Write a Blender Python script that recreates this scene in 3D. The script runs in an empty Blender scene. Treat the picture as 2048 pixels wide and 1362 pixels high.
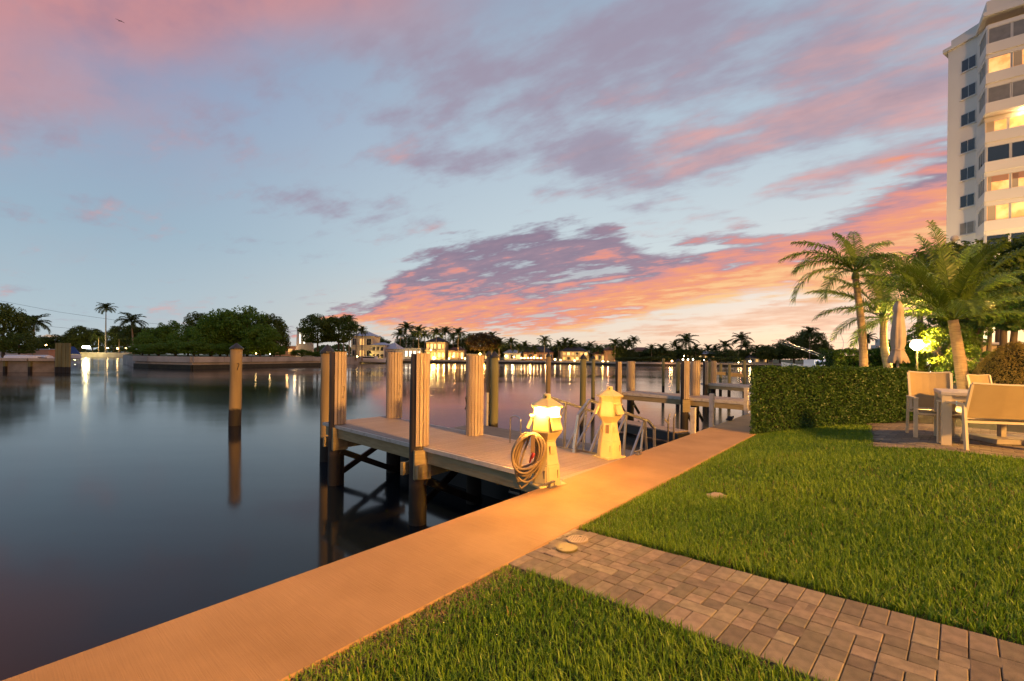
import bpy, math, random
import numpy as np
from mathutils import Vector, Matrix
rad = math.radians
# ---------------------------------------------------------------- camera
SC = bpy.context.scene
COL = SC.collection
F, CX, HZ, H = 910.0, 1024.0, 712.0, 1.58     # focal length and horizon of the photograph in its pixels, eye height
WZ = -1.38                                    # water level below the seawall cap
cam_d = bpy.data.cameras.new('camera')
cam = bpy.data.objects.new('camera', cam_d); COL.objects.link(cam)
ROLL = rad(0.65)                              # the photograph's horizon drops slightly to the right
cam.location = (0, 0, H)
cam.rotation_euler = (Matrix.Rotation(rad(90), 3, 'X') @ Matrix.Rotation(ROLL, 3, 'Z')).to_euler()
cam_d.sensor_width = 36.0; cam_d.lens = 36.0 * F / 2048.0
cam_d.shift_y = (HZ - 681.0) / 2048.0
cam_d.clip_start = 0.05; cam_d.clip_end = 9000
SC.camera = cam
# ---------------------------------------------------------------- exposure
SC.view_settings.view_transform = 'Standard'
SC.view_settings.look = 'None'
SC.view_settings.exposure = 0.0
SC.view_settings.gamma = 1.0
SC.render.engine = 'CYCLES'
SC.cycles.use_denoising = True
SC.cycles.max_bounces = 6
SC.cycles.diffuse_bounces = 3
SC.cycles.glossy_bounces = 3
SC.cycles.transparent_max_bounces = 6
SC.cycles.sample_clamp_indirect = 6.0
SC.cycles.caustics_reflective = False
SC.cycles.caustics_refractive = False

def lin(r, g, b, a=1.0):
    def f(c):
        c = c / 255.0
        return c / 12.92 if c <= 0.04045 else ((c + 0.055) / 1.055) ** 2.4
    return (f(r), f(g), f(b), a)

def level(u, v):                              # pixel offsets from the principal point, roll taken out
    a, b = u - CX, v - HZ; c, s = math.cos(ROLL), math.sin(ROLL)
    return a * c + b * s, b * c - a * s
def azel(u, v):
    du, dv = level(u, v)
    return math.atan2(du, F), math.atan2(-dv, math.hypot(F, du))

# ---------------------------------------------------------------- world: dusk sky with sunset clouds
class X:
    """tiny wrapper so that node maths can be written as expressions"""
    t = None
    def __init__(s, o): s.o = o
    @staticmethod
    def put(sock, val):
        if isinstance(val, X): X.t.links.new(val.o, sock)
        else: sock.default_value = val
    @staticmethod
    def m(op, a, b=None, c=None, clamp=False):
        n = X.t.nodes.new('ShaderNodeMath'); n.operation = op; n.use_clamp = clamp
        X.put(n.inputs[0], a)
        if b is not None: X.put(n.inputs[1], b)
        if c is not None: X.put(n.inputs[2], c)
        return X(n.outputs[0])
    def __add__(s, b): return X.m('ADD', s, b)
    __radd__ = __add__
    def __sub__(s, b): return X.m('SUBTRACT', s, b)
    def __rsub__(s, b): return X.m('SUBTRACT', b, s)
    def __mul__(s, b): return X.m('MULTIPLY', s, b)
    __rmul__ = __mul__
    def __truediv__(s, b): return X.m('DIVIDE', s, b)
    def clamp(s): return X.m('ADD', s, 0.0, clamp=True)
def xstep(v, lo, hi):
    n = X.t.nodes.new('ShaderNodeMapRange'); n.interpolation_type = 'SMOOTHSTEP'
    X.put(n.inputs['Value'], v)
    X.put(n.inputs['From Min'], lo); X.put(n.inputs['From Max'], hi)
    return X(n.outputs[0])
def xnoise(vec, scale, detail=6, rough=0.55, dist=0.0):
    n = X.t.nodes.new('ShaderNodeTexNoise')
    X.t.links.new(vec.o, n.inputs['Vector'])
    n.inputs['Scale'].default_value = scale; n.inputs['Detail'].default_value = detail
    n.inputs['Roughness'].default_value = rough; n.inputs['Distortion'].default_value = dist
    return X(n.outputs[0])
def xvec(a, b, c):
    n = X.t.nodes.new('ShaderNodeCombineXYZ')
    for i, q in enumerate((a, b, c)): X.put(n.inputs[i], q)
    return X(n.outputs[0])
def xmix(f, a, b):
    n = X.t.nodes.new('ShaderNodeMix'); n.data_type = 'RGBA'
    X.put(n.inputs[0], f); X.put(n.inputs[6], a); X.put(n.inputs[7], b)
    return X(n.outputs[2])
def xramp(v, stops):
    n = X.t.nodes.new('ShaderNodeValToRGB'); X.put(n.inputs[0], v)
    e = n.color_ramp.elements
    while len(e) < len(stops): e.new(0.5)
    for i, (p, c) in enumerate(stops):
        e[i].position = p; e[i].color = c
    return X(n.outputs[0])
def xcurve(v, pts):
    n = X.t.nodes.new('ShaderNodeFloatCurve'); X.put(n.inputs['Value'], v)
    c = n.mapping.curves[0]
    while len(c.points) < len(pts): c.points.new(0.5, 0.5)
    for i, (a, b) in enumerate(pts):
        c.points[i].location = (a, b); c.points[i].handle_type = 'AUTO_CLAMPED'
    n.mapping.update()
    return X(n.outputs[0])

SUN_AZ, SUN_EL = rad(33), rad(1.5)
wd = bpy.data.worlds.new('World'); SC.world = wd; wd.use_nodes = True
X.t = wd.node_tree
X.t.nodes.clear()
tc = X.t.nodes.new('ShaderNodeTexCoord')
sep = X.t.nodes.new('ShaderNodeSeparateXYZ'); X.t.links.new(tc.outputs['Generated'], sep.inputs[0])
dx, dy, dz = (X(sep.outputs[i]) for i in range(3))
AZ = X.m('ARCTAN2', dx, dy)
EL = X.m('ARCSINE', dz)
zz = X.m('MAXIMUM', dz, 0.0) + 0.13
pxx, pyy = dx / zz, dy / zz
along = pxx * 0.81 - pyy * 0.58
across = pxx * 0.58 + pyy * 0.81
CV = xvec(along * 0.42, across, 0.0)          # flattened cloud layer, streaks running west-east
CV2 = xvec(along * 0.75 + 3.7, across + 1.3, 4.0)
n_big = xnoise(CV, 1.1, 2.5, 0.55)
n_mid = xnoise(CV2, 2.9, 5, 0.58)
n_fine = xnoise(CV, 7.5, 4, 0.6)
n_soft = n_big
# blobs share one frame tilted with the streaks, so each costs four nodes
TILT = rad(9)
PQ = xvec(AZ * math.cos(TILT) + EL * math.sin(TILT), EL * math.cos(TILT) - AZ * math.sin(TILT), 0.0)
def blobs(rows, bias=0.0):
    acc = None
    for u, v, su, sv, w in rows:
        a0, e0 = azel(u, v)
        du = u - CX; k = F / (F * F + du * du); k2 = 1.0 / math.hypot(F, du) * math.cos(e0) ** 2
        p0 = a0 * math.cos(TILT) + e0 * math.sin(TILT); q0 = e0 * math.cos(TILT) - a0 * math.sin(TILT)
        sx, sy = 1 / (su * k), 1 / (sv * k2)
        n = X.t.nodes.new('ShaderNodeVectorMath'); n.operation = 'MULTIPLY_ADD'
        X.t.links.new(PQ.o, n.inputs[0]); n.inputs[1].default_value = (sx, sy, 0); n.inputs[2].default_value = (-p0 * sx, -q0 * sy, 0)
        d = X.t.nodes.new('ShaderNodeVectorMath'); d.operation = 'DOT_PRODUCT'
        X.t.links.new(n.outputs[0], d.inputs[0]); X.t.links.new(n.outputs[0], d.inputs[1])
        g = X.m('POWER', 0.3679, X(d.outputs['Value']))
        acc = X.m('MULTIPLY_ADD', g, w, bias if acc is None else acc)
    return acc
# clear-sky gradient, twilight arch brighter and creamier towards the sunset
ET = (EL * (1 / rad(50))).clamp()
east = xramp(ET, [(0.0, lin(190, 200, 204)), (0.07, lin(174, 193, 204)), (0.24, lin(154, 178, 197)), (0.5, lin(142, 160, 190)), (1.0, lin(112, 124, 162))])
west = xramp(ET, [(0.0, lin(238, 216, 190)), (0.08, lin(228, 218, 206)), (0.22, lin(202, 216, 221)), (0.5, lin(178, 196, 211)), (1.0, lin(130, 143, 172))])
sunw = X.m('COSINE', AZ - SUN_AZ) * 0.5 + 0.5
sky = xmix(xstep(sunw, 0.62, 0.99), east, west)
nish = X.t.nodes.new('ShaderNodeTexSky'); nish.sky_type = 'NISHITA'; nish.sun_disc = False
nish.sun_elevation = SUN_EL; nish.sun_rotation = SUN_AZ
nm = X.t.nodes.new('ShaderNodeMix'); nm.data_type = 'RGBA'; nm.blend_type = 'ADD'
nm.inputs[0].default_value = 0.015
X.t.links.new(sky.o, nm.inputs[6]); X.t.links.new(nish.outputs[0], nm.inputs[7])
sky = X(nm.outputs[2])
# layer 1: high soft pink veil, thickest in the upper left
veil_d = blobs([(120, -30, 420, 130, 0.85), (560, -50, 420, 110, 0.72), (170, 195, 200, 60, 0.26), (-90, 90, 170, 170, 0.5), (900, 40, 450, 100, 0.22), (590, 330, 160, 40, 0.12), (650, 440, 160, 60, 0.2)], 0.0)
veil = xstep(veil_d + (n_soft - 0.5) * 1.0 + (n_fine - 0.5) * 0.22 + (n_mid - 0.5) * 0.3, 0.02, 1.0)
veil_c = xmix(xstep(n_mid, 0.35, 0.65), lin(170, 130, 146), lin(212, 144, 142))
sky = xmix(veil * 0.88, sky, veil_c)
# layer 2: broken mauve cloud across the top and the upper right
brk_d = blobs([(1300, 60, 640, 190, 0.50), (1500, 250, 380, 110, 0.42), (930, 330, 210, 55, 0.36), (1200, 325, 75, 55, 0.22), (1050, 190, 260, 80, 0.25), (1900, 90, 420, 200, 0.40), (1430, 325, 170, 40, 0.26), (1760, 225, 160, 28, 0.22), (820, 237, 100, 22, 0.28), (1620, 380, 230, 22, 0.24), (640, 405, 140, 35, 0.22), (720, 460, 150, 40, 0.15)], -0.06)
brk_n = (n_mid - 0.5) * 1.7 + (n_fine - 0.5) * 0.95
brk = xstep(brk_d + brk_n, 0.02, 0.62)
brk_lit = xstep((n_big - 0.5) * 1.6 + (n_fine - 0.5) * 1.2 - (EL - 0.42) * 0.9 + (AZ - 0.3) * 0.25, -0.10, 0.55)
brk_c = xmix(brk_lit, lin(158, 146, 166), lin(230, 166, 158))
brk_c = xmix(xstep(brk_d + brk_n, 0.55, 1.15), brk_c, lin(146, 130, 150))
sky = xmix(brk * 0.84, sky, brk_c)
# layer 3: the sunset bank rising to the right
AT = ((AZ + 1.2) * (1 / 2.4)).clamp()
def edge(pts):
    out = []
    for u, v in pts:
        a, e = azel(u, v); out.append(((a + 1.2) / 2.4, max(0.0, e)))
    return out
hi_pts = [(0.0, 0.0)] + edge([(560, 668), (655, 622), (745, 590), (800, 535), (900, 478), (1060, 446), (1200, 442), (1290, 492), (1420, 486), (1560, 446), (1700, 405), (1800, 345), (1900, 270)]) + [(1.0, 0.52)]
lo_pts = [(0.0, 0.03)] + edge([(560, 690), (655, 640), (745, 652), (900, 666), (1060, 668), (1180, 655), (1300, 628), (1420, 604), (1560, 588), (1700, 605), (1900, 650)]) + [(1.0, 0.03)]
hi = xcurve(AT, hi_pts); lo = xcurve(AT, lo_pts)
jag = (n_mid - 0.5) * 0.13 + (n_fine - 0.5) * 0.12
bank = xstep(hi - EL + jag, -0.006, 0.034) * xstep(EL - lo + jag * 0.5, -0.012, 0.020)
T = (EL - lo) / (hi - lo + 0.004)
west_t = xstep(AZ, azel(1000, 600)[0], azel(1700, 600)[0])
gap = xstep(n_big * 0.55 + n_mid * 0.45 + (n_fine - 0.5) * 0.75 + west_t * 0.07, 0.33, 0.47)
bank = bank * (gap * 0.62 + 0.38)
heat = (0.60 - T) * 1.0 + west_t * 0.46 + (n_mid - 0.5) * 1.5 + (n_fine - 0.5) * 1.6 + (n_big - 0.5) * 0.9
bank_c = xramp(xstep(heat, -0.55, 1.15), [(0.0, lin(132, 116, 139)), (0.32, lin(156, 130, 148)), (0.44, lin(206, 142, 144)), (0.60, lin(234, 148, 130)), (0.80, lin(247, 160, 112)), (1.0, lin(255, 202, 140))])
sky = xmix(bank * 0.93, sky, bank_c)
# layer 4: thin orange streaks between the bank and the horizon
st_d = blobs([(1350, 655, 420, 26, 0.55), (1600, 640, 300, 30, 0.5), (900, 668, 300, 14, 0.35), (1850, 640, 260, 45, 0.6)], 0.0)
st = xstep(st_d + (n_mid - 0.5) * 1.5 + (n_fine - 0.5) * 1.0, 0.38, 0.95)
sky = xmix(st * 0.6, sky, lin(240, 180, 142))
# everything below the horizon: dim reflection of the same air
sky = xmix(xstep(EL, -0.02, 0.0), lin(60, 62, 70), sky)
bg = X.t.nodes.new('ShaderNodeBackground'); X.put(bg.inputs[0], sky); bg.inputs[1].default_value = 1.0
wo = X.t.nodes.new('ShaderNodeOutputWorld'); X.t.links.new(bg.outputs[0], wo.inputs[0])
wd.cycles.sampling_method = 'MANUAL'; wd.cycles.sample_map_resolution = 512
# ---------------------------------------------------------------- sun: just setting, soft and weak
sd = bpy.data.lights.new('sun', 'SUN'); sd.energy = 0.10; sd.angle = rad(60); sd.color = (1.0, 0.62, 0.42)
so = bpy.data.objects.new('sun', sd); COL.objects.link(so)
so.rotation_euler = (rad(90) - rad(10), 0, -SUN_AZ + math.pi)
# ---------------------------------------------------------------- site frame and measuring helpers
def at(u, v, Y):
    a, b = level(u, v); return Vector((a / F * Y, Y, H - b / F * Y))
def onz(u, v, z): return at(u, v, (H - z) * F / level(u, v)[1])
def onwater(u, v): return onz(u, v, WZ)
def zat(v, Y, u=1024): return at(u, v, Y).z
def xat(u, Y, v=712): return at(u, v, Y).x
DX, DY = 0.6460, 0.7633            # direction of the seawall; (DY, -DX) points inland
_o, _i = onz(674, 1120, 0), onz(1152, 1055, 0)
NI, NO = DY * _i.x - DX * _i.y, DY * _o.x - DX * _o.y    # inner and outer edge of the cap
print('cap', NI, NO)
def W(s, w, z=0.0):                # s along the wall, w inland from the inner edge of the cap
    o = NI + w
    return Vector((DX * s + DY * o, DY * s - DX * o, z))
def sw(x, y): return DX * x + DY * y, DY * x - DX * y - NI
def sstep(x, a, b):
    t = np.clip((x - a) / (b - a), 0, 1); return t * t * (3 - 2 * t)
def gz(x, y):
    s, w = DX * x + DY * y, DY * x - DX * y - NI
    k = 0.064 + 0.051 * sstep(s, 3.5, 6.5)
    return np.minimum(k * np.maximum(w, 0), 0.30)
def onground(u, v):
    z = 0.0
    for _ in range(40):
        p = onz(u, v, z); z += (float(gz(p.x, p.y)) - z) * 0.6
    return p

# ---------------------------------------------------------------- materials
MATS = {}
def mat(name, c1, c2=None, scale=8.0, rough=0.6, bump=0.0, bscale=None, metal=0.0, emit=0.0, stretch=None, detail=5, sheen=None, coat=0.0, spec=0.5, contrast=(0.35, 0.65), trans=0.0):
    m = bpy.data.materials.new(name); m.use_nodes = True; MATS[name] = m
    t = m.node_tree; b = t.nodes['Principled BSDF']
    b.inputs['Roughness'].default_value = rough; b.inputs['Metallic'].default_value = metal
    b.inputs['Specular IOR Level'].default_value = spec
    if coat: b.inputs['Coat Weight'].default_value = coat
    c1 = (*c1, 1) if len(c1) == 3 else c1
    b.inputs['Base Color'].default_value = c1
    vec = None
    if c2 is not None or bump:
        tcn = t.nodes.new('ShaderNodeTexCoord'); vec = tcn.outputs['Object']
        if stretch:
            mp = t.nodes.new('ShaderNodeMapping'); mp.inputs['Scale'].default_value = stretch
            t.links.new(vec, mp.inputs[0]); vec = mp.outputs[0]
    if c2 is not None:
        c2 = (*c2, 1) if len(c2) == 3 else c2
        n = t.nodes.new('ShaderNodeTexNoise'); n.inputs['Scale'].default_value = scale; n.inputs['Detail'].default_value = detail
        t.links.new(vec, n.inputs['Vector'])
        r = t.nodes.new('ShaderNodeValToRGB'); r.color_ramp.elements[0].position = contrast[0]; r.color_ramp.elements[1].position = contrast[1]
        r.color_ramp.elements[0].color = c1; r.color_ramp.elements[1].color = c2
        t.links.new(n.outputs[0], r.inputs[0]); t.links.new(r.outputs[0], b.inputs['Base Color'])
        m['_ramp'] = r.name
    if bump:
        n2 = t.nodes.new('ShaderNodeTexNoise'); n2.inputs['Scale'].default_value = bscale or scale * 3; n2.inputs['Detail'].default_value = 4
        t.links.new(vec, n2.inputs['Vector'])
        bp = t.nodes.new('ShaderNodeBump'); bp.inputs['Strength'].default_value = bump; bp.inputs['Distance'].default_value = 0.02
        t.links.new(n2.outputs[0], bp.inputs['Height']); t.links.new(bp.outputs[0], b.inputs['Normal'])
    if emit:
        b.inputs['Emission Color'].default_value = c1; b.inputs['Emission Strength'].default_value = emit
    return m
def vary(m, amount=0.25, hue=0.02):
    """alike pieces differ a little in tone: object random drives value"""
    t = m.node_tree; b = t.nodes['Principled BSDF']
    oi = t.nodes.new('ShaderNodeObjectInfo')
    mr = t.nodes.new('ShaderNodeMapRange'); mr.inputs['To Min'].default_value = 1 - amount; mr.inputs['To Max'].default_value = 1 + amount
    t.links.new(oi.outputs['Random'], mr.inputs['Value'])
    hs = t.nodes.new('ShaderNodeHueSaturation')
    ms = t.nodes.new('ShaderNodeMath'); ms.operation = 'MULTIPLY'; ms.inputs[1].default_value = 7.31
    fr = t.nodes.new('ShaderNodeMath'); fr.operation = 'FRACT'
    t.links.new(oi.outputs['Random'], ms.inputs[0]); t.links.new(ms.outputs[0], fr.inputs[0])
    mh = t.nodes.new('ShaderNodeMapRange'); mh.inputs['To Min'].default_value = 0.5 - hue; mh.inputs['To Max'].default_value = 0.5 + hue
    t.links.new(fr.outputs[0], mh.inputs['Value']); t.links.new(mh.outputs[0], hs.inputs['Hue'])
    t.links.new(mr.outputs[0], hs.inputs['Value'])
    l = b.inputs['Base Color'].links
    if l: src = l[0].from_socket; t.links.new(src, hs.inputs['Color'])
    else: hs.inputs['Color'].default_value = b.inputs['Base Color'].default_value
    t.links.new(hs.outputs[0], b.inputs['Base Color'])
    return m
def leafmat(name, base, tip, trans=0.35, rough=0.5, noise=2.0, attr=False, spec=0.4):
    m = bpy.data.materials.new(name); m.use_nodes = True; MATS[name] = m
    t = m.node_tree; b = t.nodes['Principled BSDF']; out = t.nodes['Material Output']
    b.inputs['Roughness'].default_value = rough; b.inputs['Specular IOR Level'].default_value = spec
    mx = t.nodes.new('ShaderNodeMix'); mx.data_type = 'RGBA'
    mx.inputs[6].default_value = (*base, 1); mx.inputs[7].default_value = (*tip, 1)
    if attr:
        a = t.nodes.new('ShaderNodeAttribute'); a.attribute_name = 'tone'; t.links.new(a.outputs['Fac'], mx.inputs[0])
    else:
        tcn = t.nodes.new('ShaderNodeTexCoord')
        n = t.nodes.new('ShaderNodeTexNoise'); n.inputs['Scale'].default_value = noise; n.inputs['Detail'].default_value = 6; n.inputs['Roughness'].default_value = 0.7
        t.links.new(tcn.outputs['Object'], n.inputs['Vector'])
        mr = t.nodes.new('ShaderNodeMapRange'); mr.inputs['From Min'].default_value = 0.32; mr.inputs['From Max'].default_value = 0.68
        t.links.new(n.outputs[0], mr.inputs['Value']); t.links.new(mr.outputs[0], mx.inputs[0])
    t.links.new(mx.outputs[2], b.inputs['Base Color'])
    tr = t.nodes.new('ShaderNodeBsdfTranslucent'); t.links.new(mx.outputs[2], tr.inputs[0])
    ms = t.nodes.new('ShaderNodeMixShader'); ms.inputs[0].default_value = trans
    t.links.new(b.outputs[0], ms.inputs[1]); t.links.new(tr.outputs[0], ms.inputs[2]); t.links.new(ms.outputs[0], out.inputs[0])
    return m

# concrete of the cap: tan, broom-finished across its width
m = mat('concrete_cap', (0.37, 0.208, 0.070), (0.47, 0.275, 0.105), 1.6, 0.75, detail=8)
t = m.node_tree; b = t.nodes['Principled BSDF']
tcn = t.nodes.new('ShaderNodeTexCoord'); mp = t.nodes.new('ShaderNodeMapping')
mp.inputs['Scale'].default_value = (150, 3.5, 4); t.links.new(tcn.outputs['Object'], mp.inputs[0])
n = t.nodes.new('ShaderNodeTexNoise'); n.inputs['Scale'].default_value = 1.0; n.inputs['Detail'].default_value = 4; t.links.new(mp.outputs[0], n.inputs['Vector'])
n3 = t.nodes.new('ShaderNodeTexNoise'); n3.inputs['Scale'].default_value = 90; n3.inputs['Detail'].default_value = 3; t.links.new(tcn.outputs['Object'], n3.inputs['Vector'])
ad = t.nodes.new('ShaderNodeMath'); ad.operation = 'MULTIPLY_ADD'; ad.inputs[1].default_value = 0.35
t.links.new(n3.outputs[0], ad.inputs[0]); t.links.new(n.outputs[0], ad.inputs[2])
bp = t.nodes.new('ShaderNodeBump'); bp.inputs['Strength'].default_value = 0.55; bp.inputs['Distance'].default_value = 0.006
t.links.new(ad.outputs[0], bp.inputs['Height']); t.links.new(bp.outputs[0], b.inputs['Normal'])
src = b.inputs['Base Color'].links[0].from_socket
mm = t.nodes.new('ShaderNodeMix'); mm.data_type = 'RGBA'; mm.blend_type = 'MULTIPLY'; mm.inputs[0].default_value = 0.28
t.links.new(src, mm.inputs[6]); t.links.new(n.outputs[0], mm.inputs[7]); t.links.new(mm.outputs[2], b.inputs['Base Color'])

mat('concrete_wall', (0.20, 0.18, 0.15), (0.30, 0.27, 0.23), 1.2, 0.85, 0.3)
mat('concrete_old', (0.34, 0.31, 0.27), (0.50, 0.46, 0.40), 0.35, 0.85, 0.2, 4)
mat('algae', (0.015, 0.017, 0.008), (0.035, 0.033, 0.015), 1.5, 0.6)
vary(mat('paver', (0.16, 0.128, 0.085), (0.245, 0.195, 0.132), 14, 0.8, 0.35, 160), 0.32, 0.014)
mat('paver_bed', (0.035, 0.027, 0.018), (0.06, 0.045, 0.03), 30, 0.95)
mat('soil', (0.030, 0.030, 0.012), (0.05, 0.045, 0.018), 12, 0.95)
mat('far_land', (0.05, 0.08, 0.02), (0.09, 0.11, 0.03), 0.3, 0.95)
vary(mat('deck_board', (0.27, 0.205, 0.15), (0.34, 0.26, 0.195), 2.5, 0.6, 0.12, 60, stretch=(1, 12, 12)), 0.07, 0.006)
mat('deck_grey', (0.085, 0.083, 0.082), (0.12, 0.115, 0.11), 3, 0.7, 0.1, 60)
mat('trim_white', (0.55, 0.50, 0.42), (0.38, 0.32, 0.24), 9, 0.55, contrast=(0.5, 0.75))
mat('timber_new', (0.27, 0.205, 0.095), (0.36, 0.28, 0.14), 3, 0.7, 0.15, 40, stretch=(1, 1, 8))
vary(mat('batten', (0.37, 0.275, 0.18), (0.43, 0.33, 0.225), 2, 0.5), 0.05, 0.004)
mat('batten_groove', (0.10, 0.075, 0.05))
mat('brown_vinyl', (0.040, 0.026, 0.016), (0.06, 0.04, 0.026), 3, 0.5)
mat('timber_wet', (0.012, 0.010, 0.007), (0.028, 0.022, 0.014), 5, 0.45, 0.25)
mat('cap_black', (0.02, 0.02, 0.021), rough=0.45)
mat('aluminium', (0.62, 0.55, 0.45), rough=0.32, metal=0.85)
mat('steel', (0.55, 0.52, 0.48), rough=0.25, metal=1.0)
mat('galvanised', (0.30, 0.27, 0.23), (0.2, 0.17, 0.13), 20, 0.45, metal=0.7)
mat('pedestal_white', (0.70, 0.55, 0.24), (0.60, 0.46, 0.19), 5, 0.42)
mat('pedestal_dark', (0.05, 0.04, 0.03))
mat('hose', (0.36, 0.25, 0.12), (0.28, 0.19, 0.085), 6, 0.5)
mat('strap', (0.22, 0.13, 0.06), rough=0.7)
mat('red_plastic', (0.45, 0.03, 0.02), rough=0.4)
mat('rope', (0.35, 0.29, 0.2), (0.25, 0.2, 0.14), 40, 0.9)
mat('rope_dark', (0.03, 0.028, 0.027), rough=0.8)
mat('lid_cream', (0.33, 0.25, 0.17), (0.28, 0.215, 0.145), 20, 0.6)
mat('lid_olive', (0.10, 0.080, 0.022), (0.125, 0.10, 0.03), 12, 0.55)
mat('stone', (0.34, 0.28, 0.19), (0.26, 0.21, 0.14), 9, 0.8, 0.3)
mat('white_metal', (0.64, 0.54, 0.36), rough=0.4)
mat('sling', (0.44, 0.325, 0.15), (0.385, 0.28, 0.125), 3, 0.75, 0.2, 350)
mat('table_grey', (0.50, 0.46, 0.42), rough=0.45)
mat('base_stone', (0.30, 0.26, 0.2), (0.38, 0.33, 0.26), 8, 0.7)
mat('umbrella_cloth', (0.50, 0.40, 0.29), (0.42, 0.33, 0.235), 4, 0.85)
mat('condo_wall', (0.82, 0.77, 0.69), (0.77, 0.72, 0.645), 0.25, 0.8)
mat('condo_frame', (0.62, 0.60, 0.56), rough=0.5)
mat('glass_dark', (0.018, 0.022, 0.028), rough=0.06, spec=0.9)
mat('glass_blind', (0.20, 0.19, 0.17), (0.25, 0.235, 0.21), 2, 0.35)
mat('bark', (0.085, 0.06, 0.035), (0.15, 0.105, 0.06), 5, 0.85, 0.5, stretch=(1, 1, 0.3))
mat('bark_far', (0.06, 0.045, 0.03), (0.10, 0.08, 0.055), 2, 0.9)
mat('palm_bark', (0.28, 0.20, 0.12), (0.42, 0.31, 0.19), 5, 0.8, 0.4, stretch=(1, 1, 6))
mat('palm_shaft', (0.10, 0.15, 0.04), (0.15, 0.19, 0.06), 3, 0.45)
mat('royal_bark', (0.34, 0.31, 0.26), (0.26, 0.235, 0.2), 2, 0.8, stretch=(1, 1, 4))
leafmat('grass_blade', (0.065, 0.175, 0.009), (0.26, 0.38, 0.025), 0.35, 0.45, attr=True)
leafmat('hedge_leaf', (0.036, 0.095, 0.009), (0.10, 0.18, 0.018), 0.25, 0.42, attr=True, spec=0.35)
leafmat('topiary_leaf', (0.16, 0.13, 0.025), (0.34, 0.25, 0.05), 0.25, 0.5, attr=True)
leafmat('palm_leaf', (0.06, 0.125, 0.012), (0.15, 0.22, 0.025), 0.4, 0.4, 1.2)
leafmat('tree_leaf', (0.055, 0.105, 0.012), (0.13, 0.185, 0.022), 0.35, 0.5, 0.5)
leafmat('mangrove_leaf', (0.085, 0.19, 0.014), (0.19, 0.31, 0.03), 0.4, 0.5, 0.35)
leafmat('far_leaf', (0.065, 0.10, 0.018), (0.14, 0.18, 0.03), 0.35, 0.6, 0.3)
leafmat('far_palm_leaf', (0.05, 0.08, 0.014), (0.11, 0.14, 0.028), 0.35, 0.5, 0.6)
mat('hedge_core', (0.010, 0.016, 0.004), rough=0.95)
mat('stucco_white', (0.62, 0.58, 0.54), (0.56, 0.52, 0.48), 0.4, 0.85)
mat('stucco_cream', (0.62, 0.50, 0.33), (0.55, 0.43, 0.28), 0.4, 0.85)
mat('stucco_pink', (0.55, 0.30, 0.19), (0.48, 0.26, 0.17), 0.4, 0.85)
mat('stucco_tan', (0.42, 0.31, 0.2), (0.36, 0.26, 0.17), 0.4, 0.85)
mat('roof_dark', (0.06, 0.045, 0.045), (0.09, 0.07, 0.065), 2, 0.85)
mat('roof_tile', (0.28, 0.12, 0.07), (0.2, 0.085, 0.05), 2, 0.8)
mat('roof_white', (0.5, 0.5, 0.53), (0.45, 0.45, 0.48), 1, 0.7)
mat('boat_white', (0.75, 0.75, 0.74), rough=0.3)
mat('tarp_blue', (0.03, 0.08, 0.25), rough=0.7)
mat('window_warm', (1.0, 0.55, 0.17), emit=0.9)
mat('window_bright', (1.0, 0.68, 0.27), emit=2.0)
mat('window_room', (0.85, 0.36, 0.10), (1.0, 0.62, 0.22), 0.9, emit=0.95, contrast=(0.4, 0.6))
rm = MATS['window_room'].node_tree
rm.links.new(rm.nodes[MATS['window_room']['_ramp']].outputs[0], rm.nodes['Principled BSDF'].inputs['Emission Color'])
mat('window_white', (1.0, 0.86, 0.66), emit=2.2)
mat('bulb_warm', (1.0, 0.62, 0.22), emit=45.0)
mat('bulb_white', (1.0, 0.80, 0.42), emit=30.0)
mat('bulb_small', (1.0, 0.75, 0.4), emit=14.0)
mat('lens_glow', (1.0, 0.70, 0.28), emit=20.0)
mat('pool_glow', (0.10, 0.55, 0.55), (0.14, 0.65, 0.63), 4, 0.2, emit=0.8)  # emission in the surface stands in for light inside the pool
mat('bird_dark', (0.03, 0.025, 0.025))
mat('cable_dark', (0.03, 0.03, 0.035))
# pile timber: treated wood above, tide-stained band and wet wood below
def pilemat(name, c1, c2, stain_z):
    m = mat(name, c1, c2, 3, 0.75, 0.35, 30, stretch=(1, 1, 0.12))
    t = m.node_tree; b = t.nodes['Principled BSDF']; src = b.inputs['Base Color'].links[0].from_socket
    ge = t.nodes.new('ShaderNodeNewGeometry'); sp = t.nodes.new('ShaderNodeSeparateXYZ'); t.links.new(ge.outputs['Position'], sp.inputs[0])
    nz = t.nodes.new('ShaderNodeTexNoise'); nz.inputs['Scale'].default_value = 6
    t.links.new(ge.outputs['Position'], nz.inputs['Vector'])
    ad = t.nodes.new('ShaderNodeMath'); ad.operation = 'MULTIPLY_ADD'; ad.inputs[1].default_value = 0.22; t.links.new(nz.outputs[0], ad.inputs[0]); t.links.new(sp.outputs[2], ad.inputs[2])
    mr = t.nodes.new('ShaderNodeMapRange'); mr.inputs['From Min'].default_value = stain_z; mr.inputs['From Max'].default_value = stain_z + 0.07
    t.links.new(ad.outputs[0], mr.inputs['Value'])
    mx = t.nodes.new('ShaderNodeMix'); mx.data_type = 'RGBA'; mx.inputs[6].default_value = (0.022, 0.017, 0.010, 1)
    t.links.new(mr.outputs[0], mx.inputs[0]); t.links.new(src, mx.inputs[7]); t.links.new(mx.outputs[2], b.inputs['Base Color'])
    return m
pilemat('pile_wood', (0.20, 0.145, 0.07), (0.31, 0.225, 0.105), WZ + 0.75)
pilemat('pile_dark', (0.035, 0.024, 0.016), (0.06, 0.042, 0.027), WZ + 0.75)
pilemat('pile_green', (0.14, 0.13, 0.05), (0.22, 0.20, 0.08), WZ + 0.85)

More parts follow.
